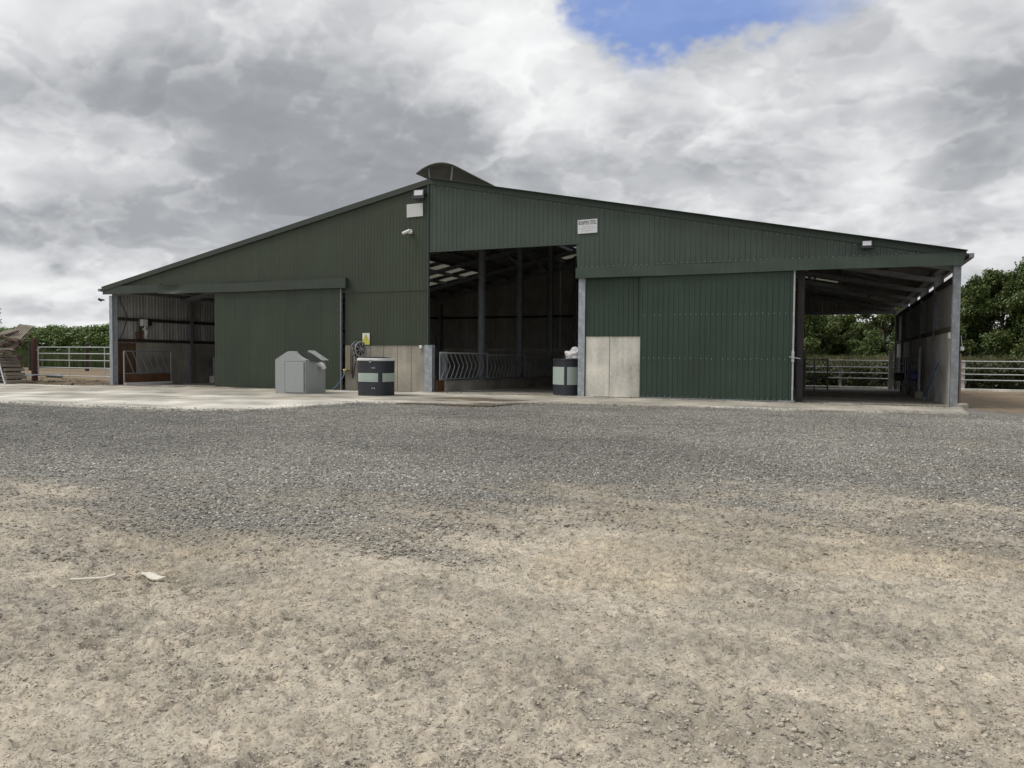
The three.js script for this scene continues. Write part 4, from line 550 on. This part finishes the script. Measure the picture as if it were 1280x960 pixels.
// ------------------------------------------------------------------ left wing: barrier, switch gear, cable
{
  const g = thing('feed_gate', 'rusty feed barrier with slanted bars standing along the left wall inside the left wing', 'feed barrier', [-21.0, gh(-21, -1.5) + 0.03, -0.4]); const L = 2.85, y0 = 0.58, y1 = 1.68;
  mesh('rail', rod([0, y1, 0], [0, y1, -L], 0.026), galvDull, g); mesh('rail', rod([0, y0, 0], [0, y0, -L], 0.026), galvDull, g); mesh('upright', rod([0, 0, -L], [0, y1 - 0.02, -L], 0.035), galv, g); mesh('upright', rod([0, 0, 0.02], [0, y1 + 0.02, 0.02], 0.03), galvPale, g);
  for (let k = 0; k < 6; k++) { const z = -0.06 - k * 0.42; mesh('slanted_bar', rod([0, y1, z], [0, y0, z - 0.5], 0.02), galvDull, g); }
  mesh('rusty_plate', box(-0.01, 0.01, 0.05, 0.54, -L - 0.05, -0.02), rust, g);
  const k = thing('trough_edge', 'white painted concrete edge along the foot of the rusty feed barrier', 'kerb', [-20.86, gh(-20.9, -1.5) + 0.03, -1.75]); mesh('edge', rbox(0.1, 0.13, 2.9, 0.02, 0, 0.065, 0), whiteP, k);
  const s = thing('switch_gear', 'switch box with dark cover and pipes on the left wing wall rail', 'switch box', [-21.38, 2.2, -1.9]); mesh('housing', rbox(0.2, 0.34, 0.34, 0.03, 0.12, 0.86, 0.1), offWhite, s); mesh('cover', rbox(0.16, 0.3, 0.22, 0.03, 0.14, 0.86, -0.22), blackP, s); mesh('valve', merge([rod([0.12, 0.05, 0], [0.12, 0.72, 0.02], 0.05), rod([0.12, 0.4, -0.1], [0.12, 0.55, 0.12], 0.07), rod([0.12, 0.15, 0.06], [0.12, 0.3, -0.08], 0.06)]), whiteP, s); mesh('motor', place(new THREE.CylinderGeometry(0.13, 0.13, 0.34, 18), 0.14, 0.2, 0.45, 0, 0, 0.2), M(0.09, 0.035, 0.025), s); mesh('back_board', box(0.001, 0.03, 0.0, 1.1, 0.12, 0.34), timber, s);
  tag(mesh('power_cable', tube([[-21.2, 4.3, -0.35], [-21.15, 3.9, -0.4], [-21.1, 3.5, -0.6], [-21.1, 3.1, -0.62], [-21.15, 2.6, -0.5], [-21.2, 2.2, -0.36]], 0.025, 40), blackP, scene), 'black cable hanging beside the left corner post', 'cable');
  const p = thing('pen_gate', 'pale upright and dark gate at the back of the left wing by the sliding door', 'gate', [-20.9, gh(-21, -6) + 0.03, -6.2]); mesh('upright', bar([0, 0, 0], [0, 1.5, 0], 0.1, 0.1), galvPale, p); for (let k = 0; k < 5; k++) mesh('rail', rod([0, 0.35 + k * 0.25, 0], [0, 0.35 + k * 0.25, -3.2], 0.022), steelDark, p); mesh('foot_block', rbox(0.35, 0.4, 0.4, 0.03, 0, 0.2, 0.02), concPale[0], p);
}
// ------------------------------------------------------------------ gates
function gate(name, label, pos, turn, L, H, rails, ups, mat, lean = 0, y0 = 0.1) {
  const g = thing(name, label, 'gate', pos, turn); g.rotation.x = lean; for (const y of rails) mesh('rail', rod([0, y, 0], [L, y, 0], 0.026), mat, g); for (const x of ups) mesh('upright', rod([x, y0, 0], [x, H, 0], x === 0 || x === L ? 0.032 : 0.024), mat, g); return g;
}
gate('field_gate', 'galvanised five-bar field gate between the brown gatepost and the left corner of the shed', [-27.45, 0, -0.5], R(-0.4), 5.75, 1.8, [0.3, 0.72, 1.1, 1.45, 1.78], [0, 2.4, 5.0, 5.75], galvPale, 0, 0.29);
{ const p = thing('gatepost', 'tall brown wooden gatepost at the left end of the field gate', 'post', [-27.75, gh(-27.7, -0.5) - 0.1, -0.5]); mesh('post', rbox(0.24, 2.35, 0.22, 0.03, 0, 1.17, 0), M(0.13, 0.065, 0.045, { map: texWood, roughness: 0.95 }), p); for (const y of [0.62, 1.7]) mesh('hinge', box(0.12, 0.24, y, y + 0.06, -0.03, 0.03), galvDull, p); }
for (const [x, z, h, l] of [[-38.3, -7.5, 2.1, 'dark wooden post beside the hedge, behind the pallet heap'], [-33.8, -8.2, 1.9, 'dark wooden post before the hedge, behind the field gate']]) { const p = thing('fence_post', l, 'post', [x, gh(x, z) - 0.1, z]); mesh('post', rod([0, 0, 0], [0.03, h, 0], 0.13, 0.115, 9), M(0.05, 0.045, 0.035, { map: texWood }), p); const cap = new THREE.ConeGeometry(0.118, 0.07, 9); cap.translate(0.03, h + 0.035, 0); mesh('top', clean(cap), M(0.07, 0.06, 0.05), p); }
gate('wall_gate', 'near galvanised gate folded back against the concrete wall of the right wing', [14.42, -0.06, -7.7], R(90), 4.1, 1.72, [0.36, 0.74, 1.1, 1.42, 1.7], [0, 0.7, 1.4, 2.75, 4.1], galvDull, 0, 0.05);
gate('wall_gate', 'far dark galvanised gate folded back against the concrete wall of the right wing', [14.35, -0.16, -12.6], R(90), 6.2, 1.74, [0.4, 0.72, 1.05, 1.4, 1.72], [0, 1.1, 2.2, 3.3, 4.4, 5.3, 6.2], steelInside, 0, 0.1);
gate('yard_gate', 'dark steel gate inside the right wing beside the sliding door post', [10.0, -0.16, -11.6], R(2), 1.02, 1.62, [0.3, 0.75, 1.58], [0, 0.45, 1.02], steelDark, 0, 0.02);
{ const t = thing('drinker', 'blue plastic drinker fixed to the near wall gate in the right wing', 'drinker', [14.25, 0.78, -8.3]); mesh('bowl', rbox(0.34, 0.32, 1.0, 0.08, 0, 0, 0), bluePl, t); mesh('lip', rbox(0.38, 0.05, 1.06, 0.02, 0, 0.17, 0), M(0.05, 0.07, 0.2), t); const u = thing('drinker', 'black plastic drinker fixed to the far wall gate in the right wing', 'drinker', [14.15, 0.62, -14.2]); mesh('bowl', rbox(0.4, 0.34, 1.2, 0.08), blackP, u); mesh('lip', rbox(0.44, 0.05, 1.26, 0.02, 0, 0.18, 0), blackP, u); }
{ const p = thing('broom', 'blue handled broom leaning on the concrete wall inside the right wing', 'broom', [14.3, 0.02, -4.6]); mesh('handle', rod([0, 0.08, 0], [0.22, 1.34, 1.75], 0.022), M(0.1, 0.2, 0.42, { roughness: 0.5 }), p); mesh('head', rbox(0.08, 0.09, 0.34, 0.02, 0, 0.05, -0.02), steelDark, p); }
{ const p = thing('gate_post', 'pale steel post carrying the near wall gate in the right wing', 'post', [14.4, -0.06, -7.55]); mesh('post', rod([0, 0, 0], [0, 2.0, 0], 0.045), galvPale, p); mesh('foot', rbox(0.3, 0.3, 0.3, 0.05, 0, 0.12, 0), concIn[0], p); }
{ const p = thing('wall_end_post', 'pale concrete post at the far end of the right wing wall', 'post', [14.35, -0.32, -22.6]); mesh('post', rbox(0.26, 2.35, 0.3, 0.02, 0, 1.1, 0), concPale[0], p); for (const y of [0.5, 1.5]) mesh('hinge', rod([-0.14, y, 0.1], [-0.14, y + 0.1, 0.1], 0.04), rust, p); }
// yard fence behind and to the right
{
  const f = thing('yard_fence', 'long galvanised four-rail fence on a concrete kerb behind the right wing', 'fence', [8.4, -0.35, -24.1]); for (const y of [0.66, 0.99, 1.34, 1.74]) mesh('rail', rod([0, y, 0.06], [34, y, 0.06], 0.032), galvPale, f); for (let k = 0; k < 11; k++) mesh('post', place(box(-0.09, 0.09, -0.1, 1.8, -0.05, 0.02), k * 3.27, 0, 0), galvPale, f);
  struct('kerb', rbox(36, 0.34, 0.22, 0.03, 25, -0.36, -24.0), concPale[1]);
}
// ------------------------------------------------------------------ pallet heap at the left
function pallet(label, o, u, v, mats, W = 1.2, Lh = 1.0, n = 7) {
  const p = thing('pallet', label, 'pallet', o, 0, 'pallets in the heap beside the gate'); const U = new THREE.Vector3(...u).normalize(), V = new THREE.Vector3(...v); V.addScaledVector(U, -V.dot(U)).normalize(); const N = U.clone().cross(V); p.quaternion.setFromRotationMatrix(new THREE.Matrix4().makeBasis(U, V, N));
  const q = rng(Math.round(o[0] * 97 + o[1] * 31 + o[2] * 7) + 5); for (let k = 0; k < n; k++) { const y = (k + 0.5) / n * Lh; mesh('slat', box(-0.01 * q(), W - 0.02 * q(), y - 0.05 + q() * 0.01, y + 0.05 - q() * 0.01, 0.1, 0.122 + 0.003 * (k % 2)), mats[Math.floor(q() * mats.length)], p); }
  for (const x of [0.02, W / 2 - 0.05, W - 0.12]) mesh('bearer', box(x, x + 0.1, 0, Lh, 0.0, 0.099), mats[Math.floor(q() * mats.length)], p); for (const y of [0.0, Lh / 2 - 0.05, Lh - 0.1]) mesh('base_slat', box(0, W, y, y + 0.1, -0.023, -0.001), mats[Math.floor(q() * mats.length)], p); return p;
}
{
  const hx = -27.9, hz = 0.9, gy = gh(hx, hz); const q = rng(66);
  for (let k = 0; k < 9; k++) pallet(`weathered pallet lying flat in the heap, ${['lowest', 'second from the ground', 'third from the ground', 'fourth from the ground', 'fifth from the ground', 'sixth from the ground', 'seventh from the ground', 'second from the top of its stack', 'top of its stack'][k]}`, [hx - 0.75 + (q() - 0.5) * 0.2 + k * 0.03, gy + 0.03 + k * 0.16, hz + 0.6 + (q() - 0.5) * 0.2], [1, (q() - 0.5) * 0.06, 0.1 * (q() - 0.5)], [0, 0, -1], palletDark);
  for (let k = 0; k < 8; k++) pallet(`grey-brown pallet of the stepped front stack, ${['lowest of the stack', 'second from the ground', 'third from the ground', 'fourth from the ground', 'fifth from the ground', 'third from the top', 'second from the top', 'topmost of the stack'][k]}`, [-27.55 - k * 0.2 + (q() - 0.5) * 0.05, gh(-26.5, 2) + 0.05 + k * 0.185, 2.3 - k * 0.05 + (q() - 0.5) * 0.06], [1, (q() - 0.5) * 0.05, (q() - 0.5) * 0.08], [(q() - 0.5) * 0.1, 0, -1], palletWood, 2.0, 1.0, 6);
  pallet('pale pallet tilted up on top of the heap with its slats showing', [-25.75, 2.06, 1.5], [0.1, 0.65, -0.6], [-1, 0.02, 0], palletWood, 0.95, 1.25, 8);
  pallet('dark broken pallet wedged under the tilted pale pallet', [-26.15, 1.52, 1.6], [0.05, 0.55, -0.5], [-1, 0.03, 0], palletDark, 0.65, 0.8, 6);
  pallet('pale pallet lying slanted at the back of the heap', [-28.9, 2.2, 1.0], [1, 0.14, -0.2], [-0.2, 0.32, -0.9], palletWood);
  for (let k = 0; k < 22; k++) { const x = -28.2 + q() * 1.3, y = 1.5 + q() * 0.8, a = (q() - 0.5) * 0.7; tag(mesh('timber_offcut', bar([x, y, 1.3 + q() * 0.8], [x + 0.9 + q() * 0.4, y + a, 1.2 + q() * 0.7], 0.09, 0.03 + q() * 0.05, q()), pickM(k % 3 ? palletDark : palletWood), scene), 'broken timber offcut jammed in the middle of the pallet heap', 'timber', 'broken timbers in the pallet heap'); }
  tag(mesh('pole', rod([-25.15, gh(-25, 2.6) + 0.05, 2.75], [-26.3, 1.45, 2.4], 0.035), galvPale, scene), 'pale pole leaning against the pallet at the foot of the heap', 'pole');
  const sh = mesh('metal_sheet', sheet(-1.1, 1.1, -0.45, 0.45, 0.15, 0.018, 'sin'), M(0.45, 0.5, 0.55, { map: texGalv, side: THREE.DoubleSide, roughness: 0.55 }), scene, [-27.6, 0.3, 0.45], [R(-84), 0, R(4)]); tag(sh, 'pale grey metal sheet lying on rubble left of the gatepost', 'metal sheet');
  const tb = mesh('rubber_lump', (() => { const g = mergeVertices(new THREE.IcosahedronGeometry(0.3, 3).deleteAttribute('uv').deleteAttribute('normal')), p = g.attributes.position; for (let i = 0; i < p.count; i++) { const k = 0.6 + 0.7 * fbm(p.getX(i) * 4 + 3, p.getY(i) * 4, p.getZ(i) * 4 + 2.5, 3); p.setXYZ(i, p.getX(i) * k * 1.5, p.getY(i) * k * 0.9, p.getZ(i) * k); } g.computeVertexNormals(); return boxUV(g); })(), M(0.07, 0.075, 0.08, { map: texConcrete }), scene, [-27.35, 0.1, 0.9]); tag(tb, 'dark grey lump of rubble under the metal sheet by the gatepost', 'rubble');
  tag(mesh('plastic_pipe', rod([-27.3, 0.27, -0.9], [-26.3, 0.25, -0.95], 0.1, 0.1, 16), M(0.25, 0.28, 0.32, { roughness: 0.5 }), scene), 'short grey plastic pipe lying behind the left end of the field gate', 'pipe');
  tag(mesh('stone_lump', boxUV(new THREE.DodecahedronGeometry(0.09, 0)), blackP, scene, [-22.6, gh(-22.6, 1.2) + 0.06, 1.2]), 'small black lump on the ground in front of the field gate', 'stone');
}
// two pale pieces of wood on the dirt
{
  const y1 = nearY(6.85, 22.98); tag(mesh('stick', tube([[6.735, nearY(6.735, 23.05) + 0.014, 23.05], [6.8, y1 + 0.017, 23.01], [6.9, y1 + 0.019, 22.94], [6.965, nearY(6.96, 22.9) + 0.03, 22.905]], 0.009, 20, 6), M(0.86, 0.81, 0.71, { map: texSpeck }), scene), 'thin pale straight stick lying on the tan dirt', 'stick');
  const g = new THREE.BoxGeometry(0.27, 0.009, 0.052, 10, 1, 3), p = g.attributes.position; for (let i = 0; i < p.count; i++) { const x = p.getX(i), t = (x + 0.15) / 0.3; p.setZ(i, p.getZ(i) * (0.35 + 0.75 * Math.min(1, t * 2.2)) + 0.006 * Math.sin(x * 40)); p.setY(i, p.getY(i) + 0.012 * t + 0.003 * Math.sin(x * 60)); } g.computeVertexNormals();
  const y2 = nearY(7.16, 22.8); tag(mesh('wood_splinter', boxUV(g), M(0.82, 0.78, 0.68, { map: texSpeck }), scene, [7.165, y2 + 0.016, 22.805], [0.1, R(-18), 0.03]), 'flat pale wood splinter lying on the dirt right of the stick', 'wood piece');
}

// ------------------------------------------------------------------ vegetation
function sprayGeo(sd, leaf, spread, n) { // a twig end with n leaves, each folded along its midrib
  const q = rng(sd), pos = [], nor = [], uv = []; const v = () => new THREE.Vector3(q() - 0.5, q() - 0.5, q() - 0.5);
  for (let k = 0; k < n; k++) {
    const c = v().multiplyScalar(spread * 2), d = v(); d.y += 0.05; d.normalize(); const up = new THREE.Vector3((q() - 0.5) * 1.3, 1, (q() - 0.5) * 1.3).normalize(), s = d.clone().cross(up).normalize(), nn = s.clone().cross(d); const L = leaf * (0.7 + q() * 0.6), w = L * 0.36;
    const A = c, B = c.clone().addScaledVector(d, L), m = c.clone().addScaledVector(d, L * 0.45), P = m.clone().addScaledVector(s, w).addScaledVector(nn, L * 0.1), Q = m.clone().addScaledVector(s, -w).addScaledVector(nn, L * 0.1);
    for (const t of [[A, P, B], [A, B, Q]]) { const f = t[1].clone().sub(t[0]).cross(t[2].clone().sub(t[0])).normalize(); for (const p of t) { pos.push(p.x, p.y, p.z); nor.push(f.x, f.y, f.z); uv.push(0, 0); } }
  }
  const g = new THREE.BufferGeometry(); g.setAttribute('position', new THREE.Float32BufferAttribute(pos, 3)); g.setAttribute('normal', new THREE.Float32BufferAttribute(nor, 3)); g.setAttribute('uv', new THREE.Float32BufferAttribute(uv, 2)); return g;
}
const leafM = new THREE.MeshPhysicalMaterial({ color: 0xffffff, roughness: 0.55, side: THREE.DoubleSide, transmission: 0.35, thickness: 0 });
const broad = [sprayGeo(201, 0.155, 0.21, 14), sprayGeo(202, 0.145, 0.23, 14)], small = [sprayGeo(203, 0.13, 0.14, 10), sprayGeo(204, 0.12, 0.15, 10)];
function foliage(name, parent, geo, pts, col, sd, s0 = 0.8, s1 = 1.3) {
  const im = new THREE.InstancedMesh(geo, leafM, pts.length), q = rng(sd), m = new THREE.Matrix4(), e = new THREE.Euler(), Q = new THREE.Quaternion(), c = new THREE.Color(); im.name = name;
  pts.forEach((p, i) => { const s = s0 + q() * (s1 - s0); e.set((q() - 0.5) * 1.2, q() * 6.283, (q() - 0.5) * 1.2); im.setMatrixAt(i, m.compose(p, Q.setFromEuler(e), new THREE.Vector3(s, s, s))); const k = 0.7 + q() * 0.65, y = q(); c.setRGB(col[0] * k * (1 + y * 0.35), col[1] * k, col[2] * k * (1 - y * 0.25)); im.setColorAt(i, c); });
  im.castShadow = im.receiveShadow = true; im.userData.kind = 'stuff'; parent.add(im); return im;
}
const bark = M(0.12, 0.1, 0.075, { map: texWood, roughness: 0.95 });
function tree(name, label, group, x, z, H, rx, col, sd, geo, clumps, per, low = 0.7) {
  const t = thing(name, label, 'tree', [x, gh(x, z), z], 0, group), q = rng(sd); const lim = [], pts = [];
  const tw = []; const top = H * 0.86; for (let k = 0; k <= 5; k++) tw.push(new THREE.Vector3((q() - 0.5) * 0.35 * k * 0.4, top * k / 5, (q() - 0.5) * 0.3 * k * 0.4)); const cv = new THREE.CatmullRomCurve3(tw);
  for (let k = 0; k < 7; k++) { const a = cv.getPoint(k / 7), b = cv.getPoint((k + 1) / 7); lim.push(rod(a.toArray(), b.toArray(), 0.2 * (1 - k / 8) * H / 7, 0.2 * (1 - (k + 1) / 8) * H / 7, 8)); }
  for (let k = 0; k < clumps; k++) {
    const u = k / clumps, h = low + (H - low) * Math.pow(q(), 0.85), f = (h - low) / (H - low), env = rx * Math.sqrt(Math.max(0.06, 1 - Math.pow((f - 0.36) / 0.68, 2))), a = q() * 6.283, rr = env * Math.sqrt(0.15 + 0.85 * q()) * (0.8 + 0.35 * q()); const c = new THREE.Vector3(Math.cos(a) * rr, h, Math.sin(a) * rr), cr = (0.3 + q() * 0.55) * (1 - f * 0.35) * rx / 2.6;
    if (k % 2 === 0) { const s = cv.getPoint(clamp(0.15 + f * 0.7)); const mid = s.clone().lerp(c, 0.5); mid.y -= 0.25; lim.push(rod(s.toArray(), mid.toArray(), 0.055, 0.035, 5)); lim.push(rod(mid.toArray(), c.toArray(), 0.035, 0.012, 5)); }
    for (let j = 0; j < per; j++) { const d = new THREE.Vector3(q() - 0.5, q() - 0.5, q() - 0.5).normalize().multiplyScalar(cr * Math.pow(q(), 0.45)); d.y *= 0.72; pts.push(c.clone().add(d)); }
  }
  mesh('trunk', merge(lim), bark, t); foliage('crown', t, geo, pts, col, sd + 1); return t;
}
const RB = 'trees in the row behind the right wing';
[[3.8, -37, 6.2, 2.6, 'broadleaf tree hidden mostly behind the shed at the left end of the row'], [9.0, -35, 6.4, 2.9, 'leafy tree seen at the left of the far opening through the right wing'], [11.9, -38.5, 5.0, 2.0, 'lower tree under the gap of sky seen through the right wing'], [14.7, -35.5, 6.3, 2.6, 'leafy tree seen at the right of the far opening, behind the end post'], [17.7, -37, 5.3, 2.2, 'lower tree directly right of the right corner post'], [19.6, -38, 6.9, 2.3, 'middle height tree between the low tree and the tall trees by the post'], [22.0, -36, 8.0, 2.6, 'tall dark tree second to the right of the corner post'], [24.6, -35, 8.5, 3.1, 'tall dark tree at the right edge of the photo behind the fence'], [28.5, -36, 8.6, 3.2, 'tall tree just beyond the right edge of the row']].forEach(([x, z, H, r, l], i) => tree('broadleaf_tree', l, RB, x, z, H, r, [[0.095, 0.162, 0.04], [0.108, 0.178, 0.044], [0.122, 0.192, 0.05]][i % 3], 300 + i * 7, broad[i % 2], 90, 50, 0.25));
// bank of rough grass and brambles under the trees
{
  const g = new THREE.PlaneGeometry(44, 5, 110, 16); g.rotateX(-Math.PI / 2); const p = g.attributes.position; for (let i = 0; i < p.count; i++) { const x = p.getX(i), z = p.getZ(i), t = z / 2.5; p.setY(i, Math.max(0, 1 - t * t) * (1.55 + 0.5 * (fbm(x * 0.5, z * 0.5, 0, 3) - 0.5)) + (Math.abs(t) > 0.98 ? -0.2 : 0)); } g.computeVertexNormals(); g.translate(22, gh(0, -29.5), -29.6); struct('bank', boxUV(g), M(0.04, 0.045, 0.02, { roughness: 1 }));
}
function hedge(name, label, x0, x1, z, H, dep, n, col, sd, geo, yv = 0.3, dy = 0) { const h = thing(name, label, 'hedge', [(x0 + x1) / 2, 0, z]), q = rng(sd), pts = []; const cx = (x0 + x1) / 2; while (pts.length < n) { const x = mix(x0, x1, q()), t = q() * 2 - 1, zz = z + t * dep; const top = H + (fbm(x * 0.7 + sd, zz * 0.6, 0, 3) - 0.5) * yv * 4; const y = gh(x, zz) + dy + (q() < 0.62 ? top * q() : top * (1 - Math.pow(q(), 3) * 0.3)) * Math.sqrt(1 - t * t * 0.6); if (fbm(x * 1.4 + 5, y * 1.9 + 7, zz * 1.4 + 1.5, 3) < 0.42) continue; pts.push(new THREE.Vector3(x - cx, y, zz - z)); } foliage('leaves', h, geo, pts, col, sd + 3); const st = []; for (let k = 0; k < (x1 - x0) * 1.6; k++) { const x = mix(x0, x1, q()), zz = z + (q() - 0.5) * dep; st.push(rod([x - cx, gh(x, zz) - 0.1, zz - z], [x - cx + (q() - 0.5) * 0.6, H * 0.75 + gh(x, zz), zz - z + (q() - 0.5) * 0.5], 0.045, 0.015, 5)); } mesh('stems', merge(st), bark, h); return h; }
hedge('bramble_hedge', 'dark tangled bramble hedge growing behind the galvanised yard fence', 3, 42, -27.0, 1.5, 0.9, 7000, [0.06, 0.088, 0.03], 411, small[0]);
hedge('hedgerow', 'tall green hawthorn hedgerow behind the field gate', -64, -31, -15.5, 3.15, 1.5, 15000, [0.115, 0.21, 0.043], 421, small[1], 0.16);
tree('hedge_tree', 'small tree rising above the pallet heap at the left edge', null, -59.3, -17, 5.0, 3.0, [0.075, 0.125, 0.04], 431, small[0], 40, 70, 0.8);
// white elder blossom in the hedge
{ const q = rng(91), m = new THREE.Matrix4(), Q = new THREE.Quaternion(); const g = new THREE.IcosahedronGeometry(0.1, 1); g.scale(1, 0.4, 1); const im = new THREE.InstancedMesh(boxUV(g), M(0.66, 0.68, 0.58), 20); for (let k = 0; k < 20; k++) { const cl = [[-41.2, 2.35], [-44.6, 1.9], [-46, 2.0], [-43, 3.3]][k % 4]; im.setMatrixAt(k, m.compose(new THREE.Vector3(cl[0] + (q() - 0.5) * 1.5, cl[1] + (q() - 0.5) * 0.7, -13.9 + q() * 0.3), Q, new THREE.Vector3(1, 1, 1).multiplyScalar(0.4 + q() * 0.5))); } im.name = 'elder_blossom'; im.userData.kind = 'stuff'; im.userData.label = 'white elder blossom heads in the hedgerow behind the field gate'; scene.add(im); }
// grass
function grass(name, label, n, sd, pick, h0, h1) { const q = rng(sd), pos = [], nor = [], uv = []; for (let k = 0; k < 7; k++) { const a = q() * 6.28, x = (q() - 0.5) * 0.22, z = (q() - 0.5) * 0.22, lx = (q() - 0.5) * 0.5, lz = (q() - 0.5) * 0.5, w = 0.012, dx = Math.cos(a) * w, dz = Math.sin(a) * w; const P = [[x - dx, 0, z - dz], [x + dx, 0, z + dz], [x + lx * 0.4 + dx * 0.7, 0.6, z + lz * 0.4 + dz * 0.7], [x + lx * 0.4 - dx * 0.7, 0.6, z + lz * 0.4 - dz * 0.7], [x + lx, 1, z + lz]]; for (const t of [[0, 1, 2], [0, 2, 3], [3, 2, 4]]) for (const i of t) { pos.push(...P[i]); nor.push(-Math.sin(a), 0.3, Math.cos(a)); uv.push(0, 0); } } const g = new THREE.BufferGeometry(); g.setAttribute('position', new THREE.Float32BufferAttribute(pos, 3)); g.setAttribute('normal', new THREE.Float32BufferAttribute(nor, 3)); g.setAttribute('uv', new THREE.Float32BufferAttribute(uv, 2));
  const im = new THREE.InstancedMesh(g, new THREE.MeshStandardMaterial({ color: 0xffffff, roughness: 0.8, side: THREE.DoubleSide }), n), m = new THREE.Matrix4(), Q = new THREE.Quaternion(), c = new THREE.Color(); for (let k = 0; k < n; k++) { const [x, y, z, cc] = pick(q); const h = mix(h0, h1, q()); im.setMatrixAt(k, m.compose(new THREE.Vector3(x, y, z), Q.setFromAxisAngle(UP, q() * 6.28), new THREE.Vector3(1, h, 1))); const s = 0.75 + q() * 0.5; c.setRGB(cc[0] * s, cc[1] * s, cc[2] * s); im.setColorAt(k, c); } im.name = name; im.userData.kind = 'stuff'; im.userData.label = label; im.castShadow = im.receiveShadow = true; scene.add(im); }
grass('tall_grass', 'tall seeding grass on the bank behind the yard fence', 9000, 501, q => { const x = 3 + q() * 38, t = (q() - 0.5) * 1.6; return [x, gh(0, -29.5) + Math.max(0, 1 - t * t) * 1.5 - 0.05, -29.6 + t * 2.5, q() < 0.4 ? [0.2, 0.17, 0.08] : [0.07, 0.09, 0.03]]; }, 0.4, 0.85);
grass('meadow_grass', 'rough grass between the field gate and the hedgerow', 9000, 511, q => { const x = -60 + q() * 34, z = -13.9 + 2.6 * q() * q(); return [x, gh(x, z) - 0.03, z, q() < 0.25 ? [0.16, 0.15, 0.07] : [0.06, 0.1, 0.025]]; }, 0.35, 1.5);
grass('verge_grass', 'sparse dry grass on the earth around the gatepost', 260, 521, q => { const x = -34 + q() * 12.5, z = -3 + q() * 4.6; return [x, gh(x, z) - 0.03, z, q() < 0.5 ? [0.2, 0.17, 0.09] : [0.08, 0.1, 0.04]]; }, 0.05, 0.16);
// distant wooded ridge on the left skyline
{ const n = 160, pos = [], idx = []; for (let i = 0; i <= n; i++) { const x = -900 + i * 8, z = -420 - i * 1.2, t = 17 + 5 * fbm(i * 0.05 + 3, 1, 0, 3) + 3.2 * fbm(i * 0.9, 5, 0, 2); pos.push(x, -5, z + 60, x, t * 0.6, z + 20, x, t, z); } for (let i = 0; i < n; i++) for (let k = 0; k < 2; k++) { const a = i * 3 + k; idx.push(a, a + 3, a + 1, a + 1, a + 3, a + 4); } const g = new THREE.BufferGeometry(); g.setAttribute('position', new THREE.Float32BufferAttribute(pos, 3)); g.setIndex(idx); g.computeVertexNormals(); struct('hill', boxUV(g), M(0.06, 0.085, 0.06, { side: THREE.DoubleSide, roughness: 1 })); }

renderer.render(scene, camera);
